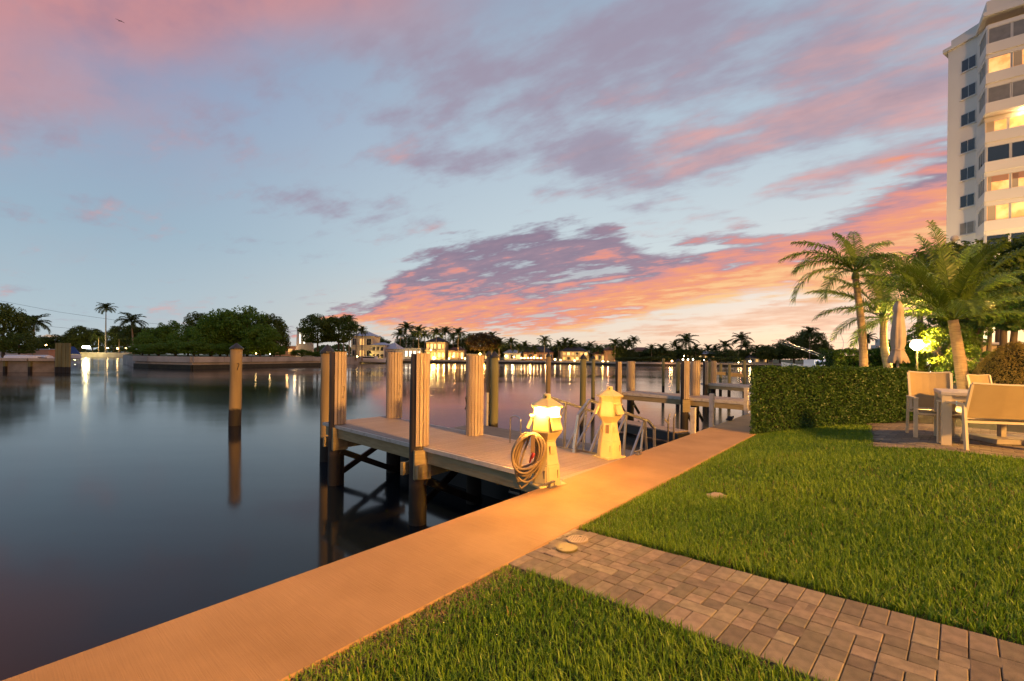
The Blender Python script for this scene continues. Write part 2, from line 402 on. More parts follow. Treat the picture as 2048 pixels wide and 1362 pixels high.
# ---------------------------------------------------------------- mesh builder
class MB:
    def __init__(s): s.v = []; s.f = []; s.mi = []; s.cur = 0
    def add(s, vs, fs):
        o = len(s.v); s.v += [tuple(p) for p in vs]
        for f in fs: s.f.append(tuple(i + o for i in f)); s.mi.append(s.cur)
        return s
    def box(s, c, size, ax=None, bevel=0.0):
        """c centre, size full extents, ax = (xdir, ydir, zdir) or an angle about Z"""
        hx, hy, hz = (q / 2 for q in size); c = Vector(c)
        if ax is None: A = (Vector((1, 0, 0)), Vector((0, 1, 0)), Vector((0, 0, 1)))
        elif isinstance(ax, (int, float)):
            A = (Vector((math.cos(ax), math.sin(ax), 0)), Vector((-math.sin(ax), math.cos(ax), 0)), Vector((0, 0, 1)))
        else: A = tuple(Vector(q).normalized() for q in ax)
        if not bevel:
            vs = [c + A[0] * (hx * i) + A[1] * (hy * j) + A[2] * (hz * k) for k in (-1, 1) for j in (-1, 1) for i in (-1, 1)]
            return s.add(vs, [(0, 2, 3, 1), (4, 5, 7, 6), (0, 1, 5, 4), (2, 6, 7, 3), (0, 4, 6, 2), (1, 3, 7, 5)])
        b = bevel   # chamfer the top edges only
        lo = [(-hx, -hy, -hz), (hx, -hy, -hz), (hx, hy, -hz), (-hx, hy, -hz)]
        mi = [(x, y, hz - b) for x, y, _ in lo]
        tp = [((hx - b) * (1 if x > 0 else -1), (hy - b) * (1 if y > 0 else -1), hz) for x, y, _ in lo]
        vs = [c + A[0] * x + A[1] * y + A[2] * z for x, y, z in lo + mi + tp]
        fs = [(3, 2, 1, 0), (8, 9, 10, 11)]
        for q in (0, 4):
            for i in range(4): j = (i + 1) % 4; fs.append((q + i, q + j, q + 4 + j, q + 4 + i))
        return s.add(vs, fs)
    def beam(s, a, b, w, h=None, up=(0, 0, 1)):
        a, b = Vector(a), Vector(b); d = (b - a); L = d.length; d.normalize(); h = h or w
        side = d.cross(Vector(up))
        if side.length < 1e-4: side = d.cross(Vector((0, 1, 0)))
        side.normalize(); u = side.cross(d)
        return s.box((a + b) / 2, (L, w, h), (d, side, u))
    def tube(s, pts, r, n=8, cap=True, closed=False):
        pts = [Vector(p) for p in pts]; N = len(pts)
        rs = r if isinstance(r, (list, tuple)) else [r] * N
        vs = []; ref = None
        for i, p in enumerate(pts):
            if closed: d = pts[(i + 1) % N] - pts[i - 1]
            else: d = pts[min(i + 1, N - 1)] - pts[max(i - 1, 0)]
            d.normalize()
            if ref is None:
                ref = Vector((0, 0, 1)) if abs(d.z) < 0.9 else Vector((1, 0, 0))
            e = ref - d * ref.dot(d)
            if e.length < 1e-5: e = Vector((1, 0, 0)) - d * d.x
            e.normalize(); ref = e; g = d.cross(e)
            for k in range(n):
                a = 2 * math.pi * k / n
                vs.append(p + (e * math.cos(a) + g * math.sin(a)) * rs[i])
        fs = []
        for i in range(N if closed else N - 1):
            j = (i + 1) % N
            for k in range(n):
                l = (k + 1) % n; fs.append((i * n + k, i * n + l, j * n + l, j * n + k))
        if cap and not closed: fs += [tuple(range(n - 1, -1, -1)), tuple(range((N - 1) * n, N * n))]
        return s.add(vs, fs)
    def lathe(s, c, prof, n=16, rot=0.0, cap=True, sx=1, sy=1):
        """prof: (radius, z) pairs from bottom to top"""
        c = Vector(c); vs = []
        for r, z in prof:
            for k in range(n):
                a = rot + 2 * math.pi * k / n; vs.append(c + Vector((r * sx * math.cos(a), r * sy * math.sin(a), z)))
        fs = []
        for i in range(len(prof) - 1):
            for k in range(n):
                l = (k + 1) % n; fs.append((i * n + k, i * n + l, (i + 1) * n + l, (i + 1) * n + k))
        if cap: fs += [tuple(range(n - 1, -1, -1)), tuple(range((len(prof) - 1) * n, len(prof) * n))]
        return s.add(vs, fs)
    def prism(s, poly, z0, z1, z1s=None):
        n = len(poly)
        vs = [(p[0], p[1], z0) for p in poly] + [(p[0], p[1], z1 if z1s is None else z1s[i]) for i, p in enumerate(poly)]
        fs = [tuple(range(n - 1, -1, -1)), tuple(range(n, 2 * n))] + [(i, (i + 1) % n, n + (i + 1) % n, n + i) for i in range(n)]
        return s.add(vs, fs)
    def quad(s, a, b, c, d): return s.add([a, b, c, d], [(0, 1, 2, 3)])
    def mesh(s, name, mats, smooth=False):
        me = bpy.data.meshes.new(name); me.from_pydata(s.v, [], s.f)
        for q in (mats if isinstance(mats, (list, tuple)) else [mats]): me.materials.append(MATS[q] if isinstance(q, str) else q)
        if any(s.mi): me.polygons.foreach_set('material_index', s.mi)
        if smooth: me.polygons.foreach_set('use_smooth', [True] * len(me.polygons))
        me.update(); return me
    def build(s, name, mats, parent=None, smooth=False, loc=None, **tags):
        return link(name, s.mesh(name, mats, smooth), parent, loc, **tags)
def link(name, data, parent=None, loc=None, **tags):
    o = bpy.data.objects.new(name, data); COL.objects.link(o)
    if parent is not None: o.parent = parent
    if loc is not None: o.location = loc
    for k, q in tags.items(): o[k] = q
    return o
def thing(name, label, category, loc=(0, 0, 0), rz=0.0, group=None):
    o = bpy.data.objects.new(name, None); COL.objects.link(o); o.location = loc; o.rotation_euler = (0, 0, rz)
    o.empty_display_size = 0.1
    o['label'] = label; o['category'] = category
    if group: o['group'] = group
    return o
def dup(root, loc, rz=0.0, scale=None, **tags):
    def cp(o, par):
        c = o.copy(); COL.objects.link(c); c.parent = par
        for ch in o.children: cp(ch, c)
        return c
    r = cp(root, None); r.location = loc; r.rotation_euler = (0, 0, rz)
    if scale is not None: r.scale = scale if isinstance(scale, (tuple, list)) else (scale,) * 3
    for k, q in tags.items(): r[k] = q
    return r
def npmesh(name, V, Fq, mats, tone=None, mi=None):
    """mesh from numpy: V (n,3), Fq (m,k) all faces with k corners"""
    me = bpy.data.meshes.new(name); k = Fq.shape[1]
    me.vertices.add(len(V)); me.vertices.foreach_set('co', V.astype(np.float32).ravel())
    me.loops.add(Fq.size); me.loops.foreach_set('vertex_index', Fq.astype(np.int32).ravel())
    me.polygons.add(len(Fq)); me.polygons.foreach_set('loop_start', np.arange(0, Fq.size, k, dtype=np.int32))
    for q in mats: me.materials.append(MATS[q])
    if tone is not None:
        a = me.attributes.new('tone', 'FLOAT', 'POINT'); a.data.foreach_set('value', tone.astype(np.float32))
    me.update(calc_edges=True); return me
def leaves(P, Nrm, size, rng, aspect=0.5, jitter=0.8, name='leaves', material='tree_leaf', tone=None):
    """one rhombic leaf at every point, its face turned roughly to Nrm"""
    n = len(P); nn = Nrm + rng.normal(0, jitter, (n, 3)); nn /= np.linalg.norm(nn, axis=1, keepdims=True) + 1e-9
    r = rng.normal(0, 1, (n, 3)); a = np.cross(nn, r); a /= np.linalg.norm(a, axis=1, keepdims=True) + 1e-9
    b = np.cross(nn, a); s = (size * rng.uniform(0.6, 1.25, n))[:, None]
    c = nn * s * 0.18
    V = np.stack([P - a * s * 0.5, P + b * s * aspect * 0.5 + c, P + a * s * 0.5, P - b * s * aspect * 0.5 + c], 1).reshape(-1, 3)
    Fq = np.arange(4 * n).reshape(n, 4)
    tn = None
    if tone is not None: tn = np.repeat(tone, 4)
    return npmesh(name, V, Fq, [material], tn)
# ================================================================ THE SETTING: water, seawall, lawn
def watermat():
    m = bpy.data.materials.new('canal_water'); m.use_nodes = True; MATS['water'] = m
    t = m.node_tree; b = t.nodes['Principled BSDF']
    b.inputs['Base Color'].default_value = (0.006, 0.010, 0.014, 1); b.inputs['Roughness'].default_value = 0.055
    b.inputs['IOR'].default_value = 1.333; b.inputs['Specular IOR Level'].default_value = 0.5
    tcn = t.nodes.new('ShaderNodeTexCoord'); mp = t.nodes.new('ShaderNodeMapping'); mp.inputs['Scale'].default_value = (0.35, 0.8, 1)
    t.links.new(tcn.outputs['Object'], mp.inputs[0])
    n = t.nodes.new('ShaderNodeTexNoise'); n.inputs['Scale'].default_value = 0.9; n.inputs['Detail'].default_value = 2
    t.links.new(mp.outputs[0], n.inputs['Vector'])
    bp = t.nodes.new('ShaderNodeBump'); bp.inputs['Strength'].default_value = 0.018; bp.inputs['Distance'].default_value = 0.25
    t.links.new(n.outputs[0], bp.inputs['Height']); t.links.new(bp.outputs[0], b.inputs['Normal'])
    n2 = t.nodes.new('ShaderNodeTexNoise'); n2.inputs['Scale'].default_value = 0.05; n2.inputs['Detail'].default_value = 3
    mp2 = t.nodes.new('ShaderNodeMapping'); mp2.inputs['Scale'].default_value = (0.25, 1.6, 1); t.links.new(tcn.outputs['Object'], mp2.inputs[0]); t.links.new(mp2.outputs[0], n2.inputs['Vector'])
    mr = t.nodes.new('ShaderNodeMapRange'); mr.inputs['From Min'].default_value = 0.35; mr.inputs['From Max'].default_value = 0.7
    mr.inputs['To Min'].default_value = 0.07; mr.inputs['To Max'].default_value = 0.17
    t.links.new(n2.outputs[0], mr.inputs['Value']); t.links.new(mr.outputs[0], b.inputs['Roughness'])
watermat()
w = MB(); w.quad((-6000, -1500, WZ), (6000, -1500, WZ), (6000, 7000, WZ), (-6000, 7000, WZ)).build('canal_water', 'water', kind='structure')

SA = math.atan2(DY, DX)            # the cap is built in its own frame: x along the wall, y towards the water
cap_w = NI - NO
S0, S1 = -14.0, 60.0
m_ = MB(); L = S1 - S0
r_ = 0.012
prof = [(0, -0.28), (cap_w, -0.28), (cap_w, -r_), (cap_w - r_, 0), (r_, 0), (0, -r_)]
vs = [(x, y, z) for x in (0, L) for y, z in prof]; k = len(prof)
m_.add(vs, [tuple(range(k)), tuple(range(2 * k - 1, k - 1, -1))] + [(i, k + i, k + (i + 1) % k, (i + 1) % k) for i in range(k)])
cap = m_.build('seawall_cap', 'concrete_cap', kind='structure', loc=W(S0, 0)); cap.rotation_euler = (0, 0, SA)
m_ = MB(); m_.box((L / 2, cap_w / 2 - 0.06, -1.54), (L, cap_w - 0.16, 2.5))
o = m_.build('seawall_face', 'concrete_wall', kind='structure', loc=W(S0, 0)); o.rotation_euler = (0, 0, SA)

# path frame, measured on the rising ground
PA1, PA2 = onground(1159, 1058), onground(2046, 1289)
PB1, PB2 = onground(1067, 1144), onground(1643, 1360)
pd = ((PA2 - PA1).xy.normalized() + (PB2 - PB1).xy.normalized()).normalized()
pn = Vector((-pd.y, pd.x))                                  # across, from the near to the far edge
b_far = ((PA1.xy + PA2.xy) / 2).dot(pn); b_near = ((PB1.xy + PB2.xy) / 2).dot(pn)
PW = b_far - b_near
print('path width', PW, 'dir', pd)
a_start = PA1.xy.dot(pd)
def pathab(x, y): return pd.x * x + pd.y * y, pn.x * x + pn.y * y - b_near
# patio polygon
PT = [onground(1743, 843), onground(1748, 893), onground(2048, 918)]
e1 = (PT[2] - PT[1]).xy.normalized(); PT3 = onground(2048, 866)
patio = [PT[1].xy, PT[1].xy + e1 * 5.0, None, PT[0].xy]
patio[2] = PT[0].xy + (PT3.xy - PT[0].xy).normalized() * 5.0
print('patio', patio)
def inpoly(x, y, poly, grow=0.0):
    ins = np.ones_like(x, bool); n = len(poly)
    c = sum((Vector(p) for p in poly), Vector((0, 0))) / n
    for i in range(n):
        a, b = Vector(poly[i]), Vector(poly[(i + 1) % n]); d = (b - a).normalized(); nn = Vector((-d.y, d.x))
        if (c - a).dot(nn) < 0: nn = -nn
        ins &= ((x - a.x) * nn.x + (y - a.y) * nn.y) > -grow
    return ins
# hedge footprint
HB = [onground(1500, 868), onground(1834, 838)]
hd = (HB[1] - HB[0]).xy.normalized(); hn = Vector((-hd.y, hd.x)); hl = (HB[1] - HB[0]).xy.length
print('hedge', HB, hl)
hedge_poly = [HB[0].xy, HB[1].xy, HB[1].xy + hn * 0.9, HB[0].xy + hn * 0.9]

# lawn: one sheet from the cap inland
ss = np.concatenate([np.arange(-14, 14, 0.4), np.array([14, 18, 24, 32, 45, 60, 100, 200, 400])])
ws = np.concatenate([np.arange(0.0, 3.2, 0.2), np.array([3.2, 4, 6, 9, 14, 25, 50, 120, 400])])
V = []
for s_ in ss:
    for w_ in ws:
        p = W(float(s_), float(w_)); V.append((p.x, p.y, float(gz(p.x, p.y)) - 0.035))
nw = len(ws); Fq = [(i * nw + j, i * nw + j + 1, (i + 1) * nw + j + 1, (i + 1) * nw + j) for i in range(len(ss) - 1) for j in range(nw - 1)]
lm = bpy.data.meshes.new('lawn_ground'); lm.from_pydata(V, [], Fq); lm.materials.append(MATS['soil']); lm.update()
link('lawn_ground', lm, kind='structure')

# grass blades
rng = np.random.default_rng(5)
def blades(n, s0, s1, w0, w1, far):
    s = rng.uniform(s0, s1, n); w = rng.uniform(w0, w1, n)
    x = DX * s + DY * (NI + w); y = DY * s - DX * (NI + w)
    keep = y > 0.6
    a, b = pathab(x, y)
    keep &= ~((a > a_start - 0.55) & (b > -0.005 + 0.02 * np.sin(a * 3)) & (b < PW + 0.03))
    keep &= ~inpoly(x, y, patio, 0.01); keep &= ~inpoly(x, y, hedge_poly, -0.12)
    keep &= np.abs(x) < y * 1.4 + 1.0
    keep &= ((x - stone_c.x) ** 2 + (y - stone_c.y) ** 2) > 0.012
    px = 1024 + 910 * x / np.maximum(y, .1); py = HZ + 910 * H / np.maximum(y, .1)
    x, y = x[keep], y[keep]; w = w[keep]
    return x, y, w
def grass(x, y, w, hmin, hmax, wid, name, parent=None, material='grass_blade'):
    n = len(x); z = gz(x, y) - 0.03
    patch = np.sin(x * 2.1 + 1.3 * np.sin(y * 1.7)) * 0.5 + np.sin(y * 3.1 + x * 1.1 + 2) * 0.5
    edge_dry = np.clip(1 - w / 0.28, 0, 1)
    h = rng.uniform(hmin, hmax, n) * (1 + 0.18 * patch) * (1 - 0.5 * edge_dry)
    az = rng.uniform(0, 2 * math.pi, n); lean = rng.uniform(0.1, 0.95, n) ** 1.3
    hx, hy = np.cos(az), np.sin(az); wx, wy = -hy, hx
    tw = rng.normal(0, 0.5, n); wx, wy = wx * np.cos(tw) - wy * np.sin(tw) * 0.3, wy * np.cos(tw) + wx * np.sin(tw) * 0.3
    wd_ = wid * rng.uniform(0.6, 1.3, n)
    rows = []
    for t, ww in ((0.0, 0.75), (0.45, 1.0), (0.8, 0.62)):
        ox = hx * h * lean * t ** 1.7; oy = hy * h * lean * t ** 1.7; oz = h * t * (1 - 0.38 * lean * t)
        for sgn in (-1, 1):
            rows.append(np.stack([x + ox + sgn * wx * wd_ * ww / 2, y + oy + sgn * wy * wd_ * ww / 2, z + oz], 1))
    rows.append(np.stack([x + hx * h * lean, y + hy * h * lean, z + h * (1 - 0.38 * lean)], 1))
    V = np.stack(rows, 1).reshape(-1, 3)
    base = np.arange(n)[:, None] * 7
    tris = np.array([[0, 1, 3], [0, 3, 2], [2, 3, 5], [2, 5, 4], [4, 5, 6]])
    Fq = (base[:, :, None] + tris[None]).reshape(-1, 3)
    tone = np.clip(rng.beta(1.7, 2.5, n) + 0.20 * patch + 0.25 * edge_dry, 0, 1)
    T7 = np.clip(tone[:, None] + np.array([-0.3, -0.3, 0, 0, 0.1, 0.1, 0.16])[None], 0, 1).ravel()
    return link(name, npmesh(name, V, Fq, [material], T7), parent)
stone_c = onground(1433, 990)
x1, y1, w1_ = blades(430000, -3.5, 5.2, 0.0, 6.5, False)
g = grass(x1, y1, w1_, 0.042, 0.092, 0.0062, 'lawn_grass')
g['label'] = 'lush green lawn grass beside the seawall walk'; g['category'] = 'grass'; g['kind'] = 'stuff'
x2, y2, w2_ = blades(190000, 5.2, 12.0, 0.0, 8.0, True)
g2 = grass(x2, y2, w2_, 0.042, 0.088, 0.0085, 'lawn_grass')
g2['label'] = 'lawn grass further back around the hedge and paved patio'; g2['category'] = 'grass'; g2['kind'] = 'stuff'
print('blades', len(x1), len(x2))
mat('straw', (0.20, 0.12, 0.045), (0.30, 0.19, 0.08), 30, 0.8)
x3, y3, w3_ = blades(26000, -3.5, 9.0, 0.0, 6.5, False)
sel = (np.sin(x3 * 3.3 + 2 * np.sin(y3 * 2.3)) + np.sin(y3 * 5.1 - x3 * 1.9) + rng.normal(0, 0.8, len(x3))) > 0.9
g3 = grass(x3[sel], y3[sel], w3_[sel], 0.04, 0.085, 0.006, 'dry_blades', None, 'straw')
g3['label'] = 'scattered straw-coloured dead blades through the lawn'; g3['category'] = 'grass'; g3['kind'] = 'stuff'
# dry clippings along the cap edge near the camera
n = 5000
s_ = rng.uniform(0.2, 3.2, n); w_ = np.abs(rng.normal(0.10, 0.14, n)) + 0.005
x = DX * s_ + DY * (NI + w_); y = DY * s_ - DX * (NI + w_)
a, b = pathab(x, y); kp = ~((a > a_start - 0.55) & (b > -0.01)) & (y > 0.8); x, y = x[kp], y[kp]; n = len(x)
az = rng.uniform(0, 6.28, n); Ls = rng.uniform(0.015, 0.05, n); ww = rng.uniform(0.002, 0.004, n)
z = gz(x, y) - 0.03 + rng.uniform(0.004, 0.03, n); dz_ = rng.uniform(-0.012, 0.018, n)
cx_, cy_ = np.cos(az), np.sin(az)
V = np.stack([np.stack([x - cy_ * ww, y + cx_ * ww, z], 1), np.stack([x + cy_ * ww, y - cx_ * ww, z], 1), np.stack([x + cx_ * Ls, y + cy_ * Ls, z + dz_], 1)], 1).reshape(-1, 3)
link('dry_clippings', npmesh('dry_clippings', V, np.arange(3 * n).reshape(n, 3), ['straw']), label='dry brown clippings at the lawn edge beside the walk', category='clippings', kind='stuff')

# ================================================================ brick path and patio
brick_cache = {}
def brick_mesh(lx, ly):
    key = (round(lx, 3), round(ly, 3))
    if key not in brick_cache:
        brick_cache[key] = MB().box((0, 0, -0.03), (lx, ly, 0.06), bevel=0.004).mesh('brick', 'paver')
    return brick_cache[key]
R = random.Random(11)
def slope_rot(x, y, ang):
    e = 0.05
    nx = -(float(gz(x + e, y)) - float(gz(x - e, y))) / (2 * e); ny = -(float(gz(x, y + e)) - float(gz(x, y - e))) / (2 * e)
    q = Vector((0, 0, 1)).rotation_difference(Vector((nx, ny, 1)).normalized())
    return (q @ Matrix.Rotation(ang, 4, 'Z').to_quaternion()).to_euler()
def lay(parent, ctr, ang, rects, keep=None):
    c = 0
    for (a0, a1, b0, b1) in rects:
        g_ = 0.0035
        if a1 - a0 < 0.03 or b1 - b0 < 0.03: continue
        p = ctr((a0 + a1) / 2, (b0 + b1) / 2)
        if keep and not keep(p): continue
        o = bpy.data.objects.new('brick', brick_mesh(a1 - a0 - g_, b1 - b0 - g_)); COL.objects.link(o); o.parent = parent
        o.location = (p.x, p.y, float(gz(p.x, p.y)) + R.uniform(-0.002, 0.002) - (0.007 if sw(p.x, p.y)[1] < 0.16 else 0))
        ro = slope_rot(p.x, p.y, ang); ro.x += R.uniform(-.006, .006); ro.y += R.uniform(-.006, .006); ro.z += R.uniform(-.006, .006)
        o.rotation_euler = ro; c += 1
    return c
bw = PW / 9.0                                      # nine brick widths across
pang = math.atan2(pd.y, pd.x)
def pctr(a, b): return pd * (a_start + a) + pn * (b_near + b)
path = thing('brick_path', 'path of brown rectangular bricks crossing the lawn to the seawall walk', 'path')
path['kind'] = 'structure'; del path['category']; del path['label']
rects = []
for i in range(-6, 62):                             # soldier courses along both edges
    rects.append((i * bw, (i + 1) * bw, 0, 2 * bw)); rects.append((i * bw, (i + 1) * bw, 7 * bw, 9 * bw))
cells = set()
def put(i, j, di, dj):
    # brick covering cells (i,j) and (i+di,j+dj), clipped to the strip of five rows
    inside = [(p, q) for p, q in ((i, j), (i + di, j + dj)) if 0 <= q < 5 and -7 <= p < 62]
    if not inside: return
    for cpos in inside: cells.add(cpos)
    ii = [p for p, q in inside]; jj = [q for p, q in inside]
    rects.append((min(ii) * bw, (max(ii) + 1) * bw, (2 + min(jj)) * bw, (3 + max(jj)) * bw))
for i in range(-12, 66):                            # herringbone between them
    for j in range(-3, 8):
        k = (i + j) % 4 if False else (i - j) % 4
        if k == 0: put(i, j, 1, 0)
        elif k == 2: put(i, j, 0, 1) if False else None
        if (i - j) % 4 == 2: put(i, j, 0, 1)
for i in range(-7, 62):
    for j in range(5):
        if (i, j) not in cells: rects.append((i * bw, (i + 1) * bw, (2 + j) * bw, (3 + j) * bw))
def keep_path(p):
    s_, w_ = sw(p.x, p.y); return w_ > -0.035 and p.y > 0.6 and p.x < p.y * 1.6 + 0.6
nb = lay(path, pctr, pang, rects, keep_path)
print('path bricks', nb, 'bw', bw)
mb = MB(); q = []
for a in np.linspace(-0.75, 5.4, 24):
    for bb in (-0.03, PW + 0.03):
        p = pctr(float(a), bb); q.append((p.x, p.y, float(gz(p.x, p.y)) - 0.022))
mb.add(q, [(2 * i, 2 * i + 1, 2 * i + 3, 2 * i + 2) for i in range(23)])
mb.build('bedding_sand', 'paver_bed', path)

pat = thing('patio_paving', 'x', 'patio'); pat['kind'] = 'structure'; del pat['category']; del pat['label']
qd = e1; qn = Vector((-qd.y, qd.x)); q0 = PT[1].xy
tw_ = 0.115
rects = []
for j in range(0, 30):                              # running pattern with bricks turned in pairs
    for i in range(-4, 22):
        x0 = i * 2 * tw_ + (j % 2) * tw_
        rects.append((x0, x0 + 2 * tw_, j * tw_, (j + 1) * tw_))
pl_ = [Vector(p) for p in patio]
def keep_patio(p):
    return bool(inpoly(np.array([p.x]), np.array([p.y]), patio, 0.0)[0]) and p.x < p.y * 1.2
nb = lay(pat, lambda a, b: q0 + qd * a + qn * b, math.atan2(qd.y, qd.x), rects, keep_patio)
print('patio bricks', nb)
MB().add([(p.x, p.y, float(gz(p.x, p.y)) - 0.02) for p in pl_], [(0, 1, 2, 3)]).build('bedding_sand', 'paver_bed', pat)

# ================================================================ small things on path, walk and lawn
def lid(name, u, v, r, material, label, hole):
    p = onground(u, v); o = thing(name, label, 'cover', (p.x, p.y, float(gz(p.x, p.y)) + 0.004)); o.rotation_euler = slope_rot(p.x, p.y, 0.4)
    MB().lathe((0, 0, 0), [(r, -0.01), (r, 0.010), (r * 0.96, 0.014), (0.001, 0.014)], 32).build('disc', material, o)
    if material == 'lid_cream':
        mb = MB()
        for i in range(-5, 6):
            for j in range(-5, 6):
                if math.hypot(i, j) < 5.2 and (i + j) % 2 == 0: mb.box((i * r / 6.4, j * r / 6.4, 0.015), (r / 9, r / 16, 0.003), (i % 2) * 1.57)
        o2 = mb.build('tread_pattern', material, o); o2['kind'] = 'stuff'
    MB().lathe((hole[0] * r, hole[1] * r, 0), [(0.011, 0.0125), (0.011, 0.0155), (0.0005, 0.0155)], 12).build('finger_hole', 'pedestal_dark', o)
lid('round_cover', 1155, 1081.5, 0.092, 'lid_cream', 'round cream valve cover set into the brick path', (0.55, 0.35))
lid('round_cover', 1133.5, 1098.5, 0.088, 'lid_olive', 'round olive valve cover raised on the brick path nearer the camera', (-0.6, -0.05))
mb = MB(); rr = random.Random(3)
pr = [(0.075, -0.05), (0.095, -0.01), (0.088, 0.02), (0.06, 0.034), (0.001, 0.038)]
mb.lathe((0, 0, 0), pr, 11, sx=1.15, sy=0.8); mb.v = [(x * (1 + rr.uniform(-.08, .08)), y * (1 + rr.uniform(-.08, .08)), z + rr.uniform(-.004, .004)) for x, y, z in mb.v]
mb.build('lawn_stone', 'stone', loc=(stone_c.x, stone_c.y, stone_c.z - 0.02), smooth=True, label='small flat pale stone lying in the lawn', category='stone')

def cleat(p, rz, label, material='galvanised', L=0.26, rope=None):
    o = thing('dock_cleat', label, 'cleat', p, rz, 'mooring cleats on the seawall')
    MB().box((0, 0, 0.006), (0.14, 0.06, 0.012), bevel=0.004).build('base_plate', material, o)
    for sx in (-1, 1): MB().tube([(sx * 0.045, 0, 0.01), (sx * 0.04, 0, 0.055)], [0.014, 0.011], 8).build('post', material, o)
    mb = MB(); pts = [(t * L / 2, 0, 0.06 + 0.012 * abs(t) ** 2) for t in np.linspace(-1, 1, 9)]
    mb.tube(pts, [0.007, 0.011, 0.014, 0.016, 0.017, 0.016, 0.014, 0.011, 0.007], 8); mb.build('horn', material, o, smooth=True)
    return o
CA = SA + 0.0
p = onz(1104, 974, 0); cleat((p.x, p.y, 0.0), CA, 'galvanised cleat on the walk in front of the lit pedestal', L=0.30)
p = onz(1277, 909, 0); cleat((p.x, p.y, 0.0), CA, 'galvanised cleat on the walk right of the unlit pedestal', L=0.30)
p = onz(1460, 841, 0); c3 = cleat((p.x, p.y, 0.0), CA, 'dark cleat wrapped in rope on the walk near the hedge', 'rope_dark', 0.36)
mb = MB()
for k in range(5):
    ph = k * 0.9; mb.tube([(0.12 * math.cos(a) * (1 - 0.1 * k) + 0.05 * (k - 2), 0.06 * math.sin(a), 0.03 + 0.012 * k + 0.01 * math.sin(2 * a + ph)) for a in np.linspace(0, 6.0, 18)], 0.012, 6)
mb.build('mooring_rope', 'rope_dark', loc=(p.x, p.y, 0.01), label='coil of dark mooring rope wound on the cleat by the hedge', category='rope', smooth=True).rotation_euler = (0, 0, CA)
# ================================================================ finger pier
N1 = onz(1127, 958, 0); A1 = onz(650, 843, 0); Bc = onz(759, 828, 0)
pa = (A1 - N1).xy.normalized(); qa = Vector((pa.y, -pa.x))
if qa.x < 0: qa = -qa
PLEN = (A1 - N1).xy.dot(pa); PWID = 1.58
DZ = -0.014
def PP(a, b, z=0.0):
    p = N1.xy + pa * a + qa * b; return Vector((p.x, p.y, z))
paz = math.atan2(pa.y, pa.x)
pier = thing('finger_pier', 'tan finger pier on timber piles in front of the lit pedestals', 'pier', PP(0, 0, 0))
pier.location = (0, 0, 0)
bwid = 0.142
bmesh_ = MB().box((0, 0, -0.016), (bwid - 0.0025, PWID, 0.032), bevel=0.003).mesh('deck_board', 'deck_board')
a = -0.30
while a < PLEN - 0.02:
    o = bpy.data.objects.new('deck_board', bmesh_); COL.objects.link(o); o.parent = pier
    p = PP(a + bwid / 2, PWID / 2, DZ); o.location = p; o.rotation_euler = (0, 0, paz); a += bwid
# chamfered far end: nosing and fascia
def strip(name, a0, b0, a1, b1, z0, z1, th, material):
    p, q = PP(a0, b0), PP(a1, b1); d = (q - p).normalized()
    mb = MB(); mb.box(((p.x + q.x) / 2, (p.y + q.y) / 2, (z0 + z1) / 2), ((q - p).length, th, z1 - z0), (d, d.cross(Vector((0, 0, -1))), (0, 0, 1)))
    return mb.build(name, material, pier)
strip('edge_trim', -0.2, -0.022, PLEN + 0.02, -0.022, -0.085, DZ - 0.004, 0.04, 'trim_white')
strip('edge_trim', -0.2, PWID + 0.022, PLEN + 0.02, PWID + 0.022, -0.085, DZ - 0.004, 0.04, 'trim_white')
strip('edge_trim', PLEN + 0.022, -0.042, PLEN + 0.022, PWID + 0.042, -0.085, DZ - 0.004, 0.04, 'trim_white')
strip('stringer', 0, 0.03, PLEN - 0.05, 0.03, -0.30, -0.088, 0.06, 'timber_new')
strip('stringer', 0, PWID - 0.03, PLEN - 0.05, PWID - 0.03, -0.30, -0.088, 0.06, 'timber_new')
strip('stringer', 0, PWID / 2, PLEN - 0.05, PWID / 2, -0.28, -0.05, 0.06, 'timber_new')

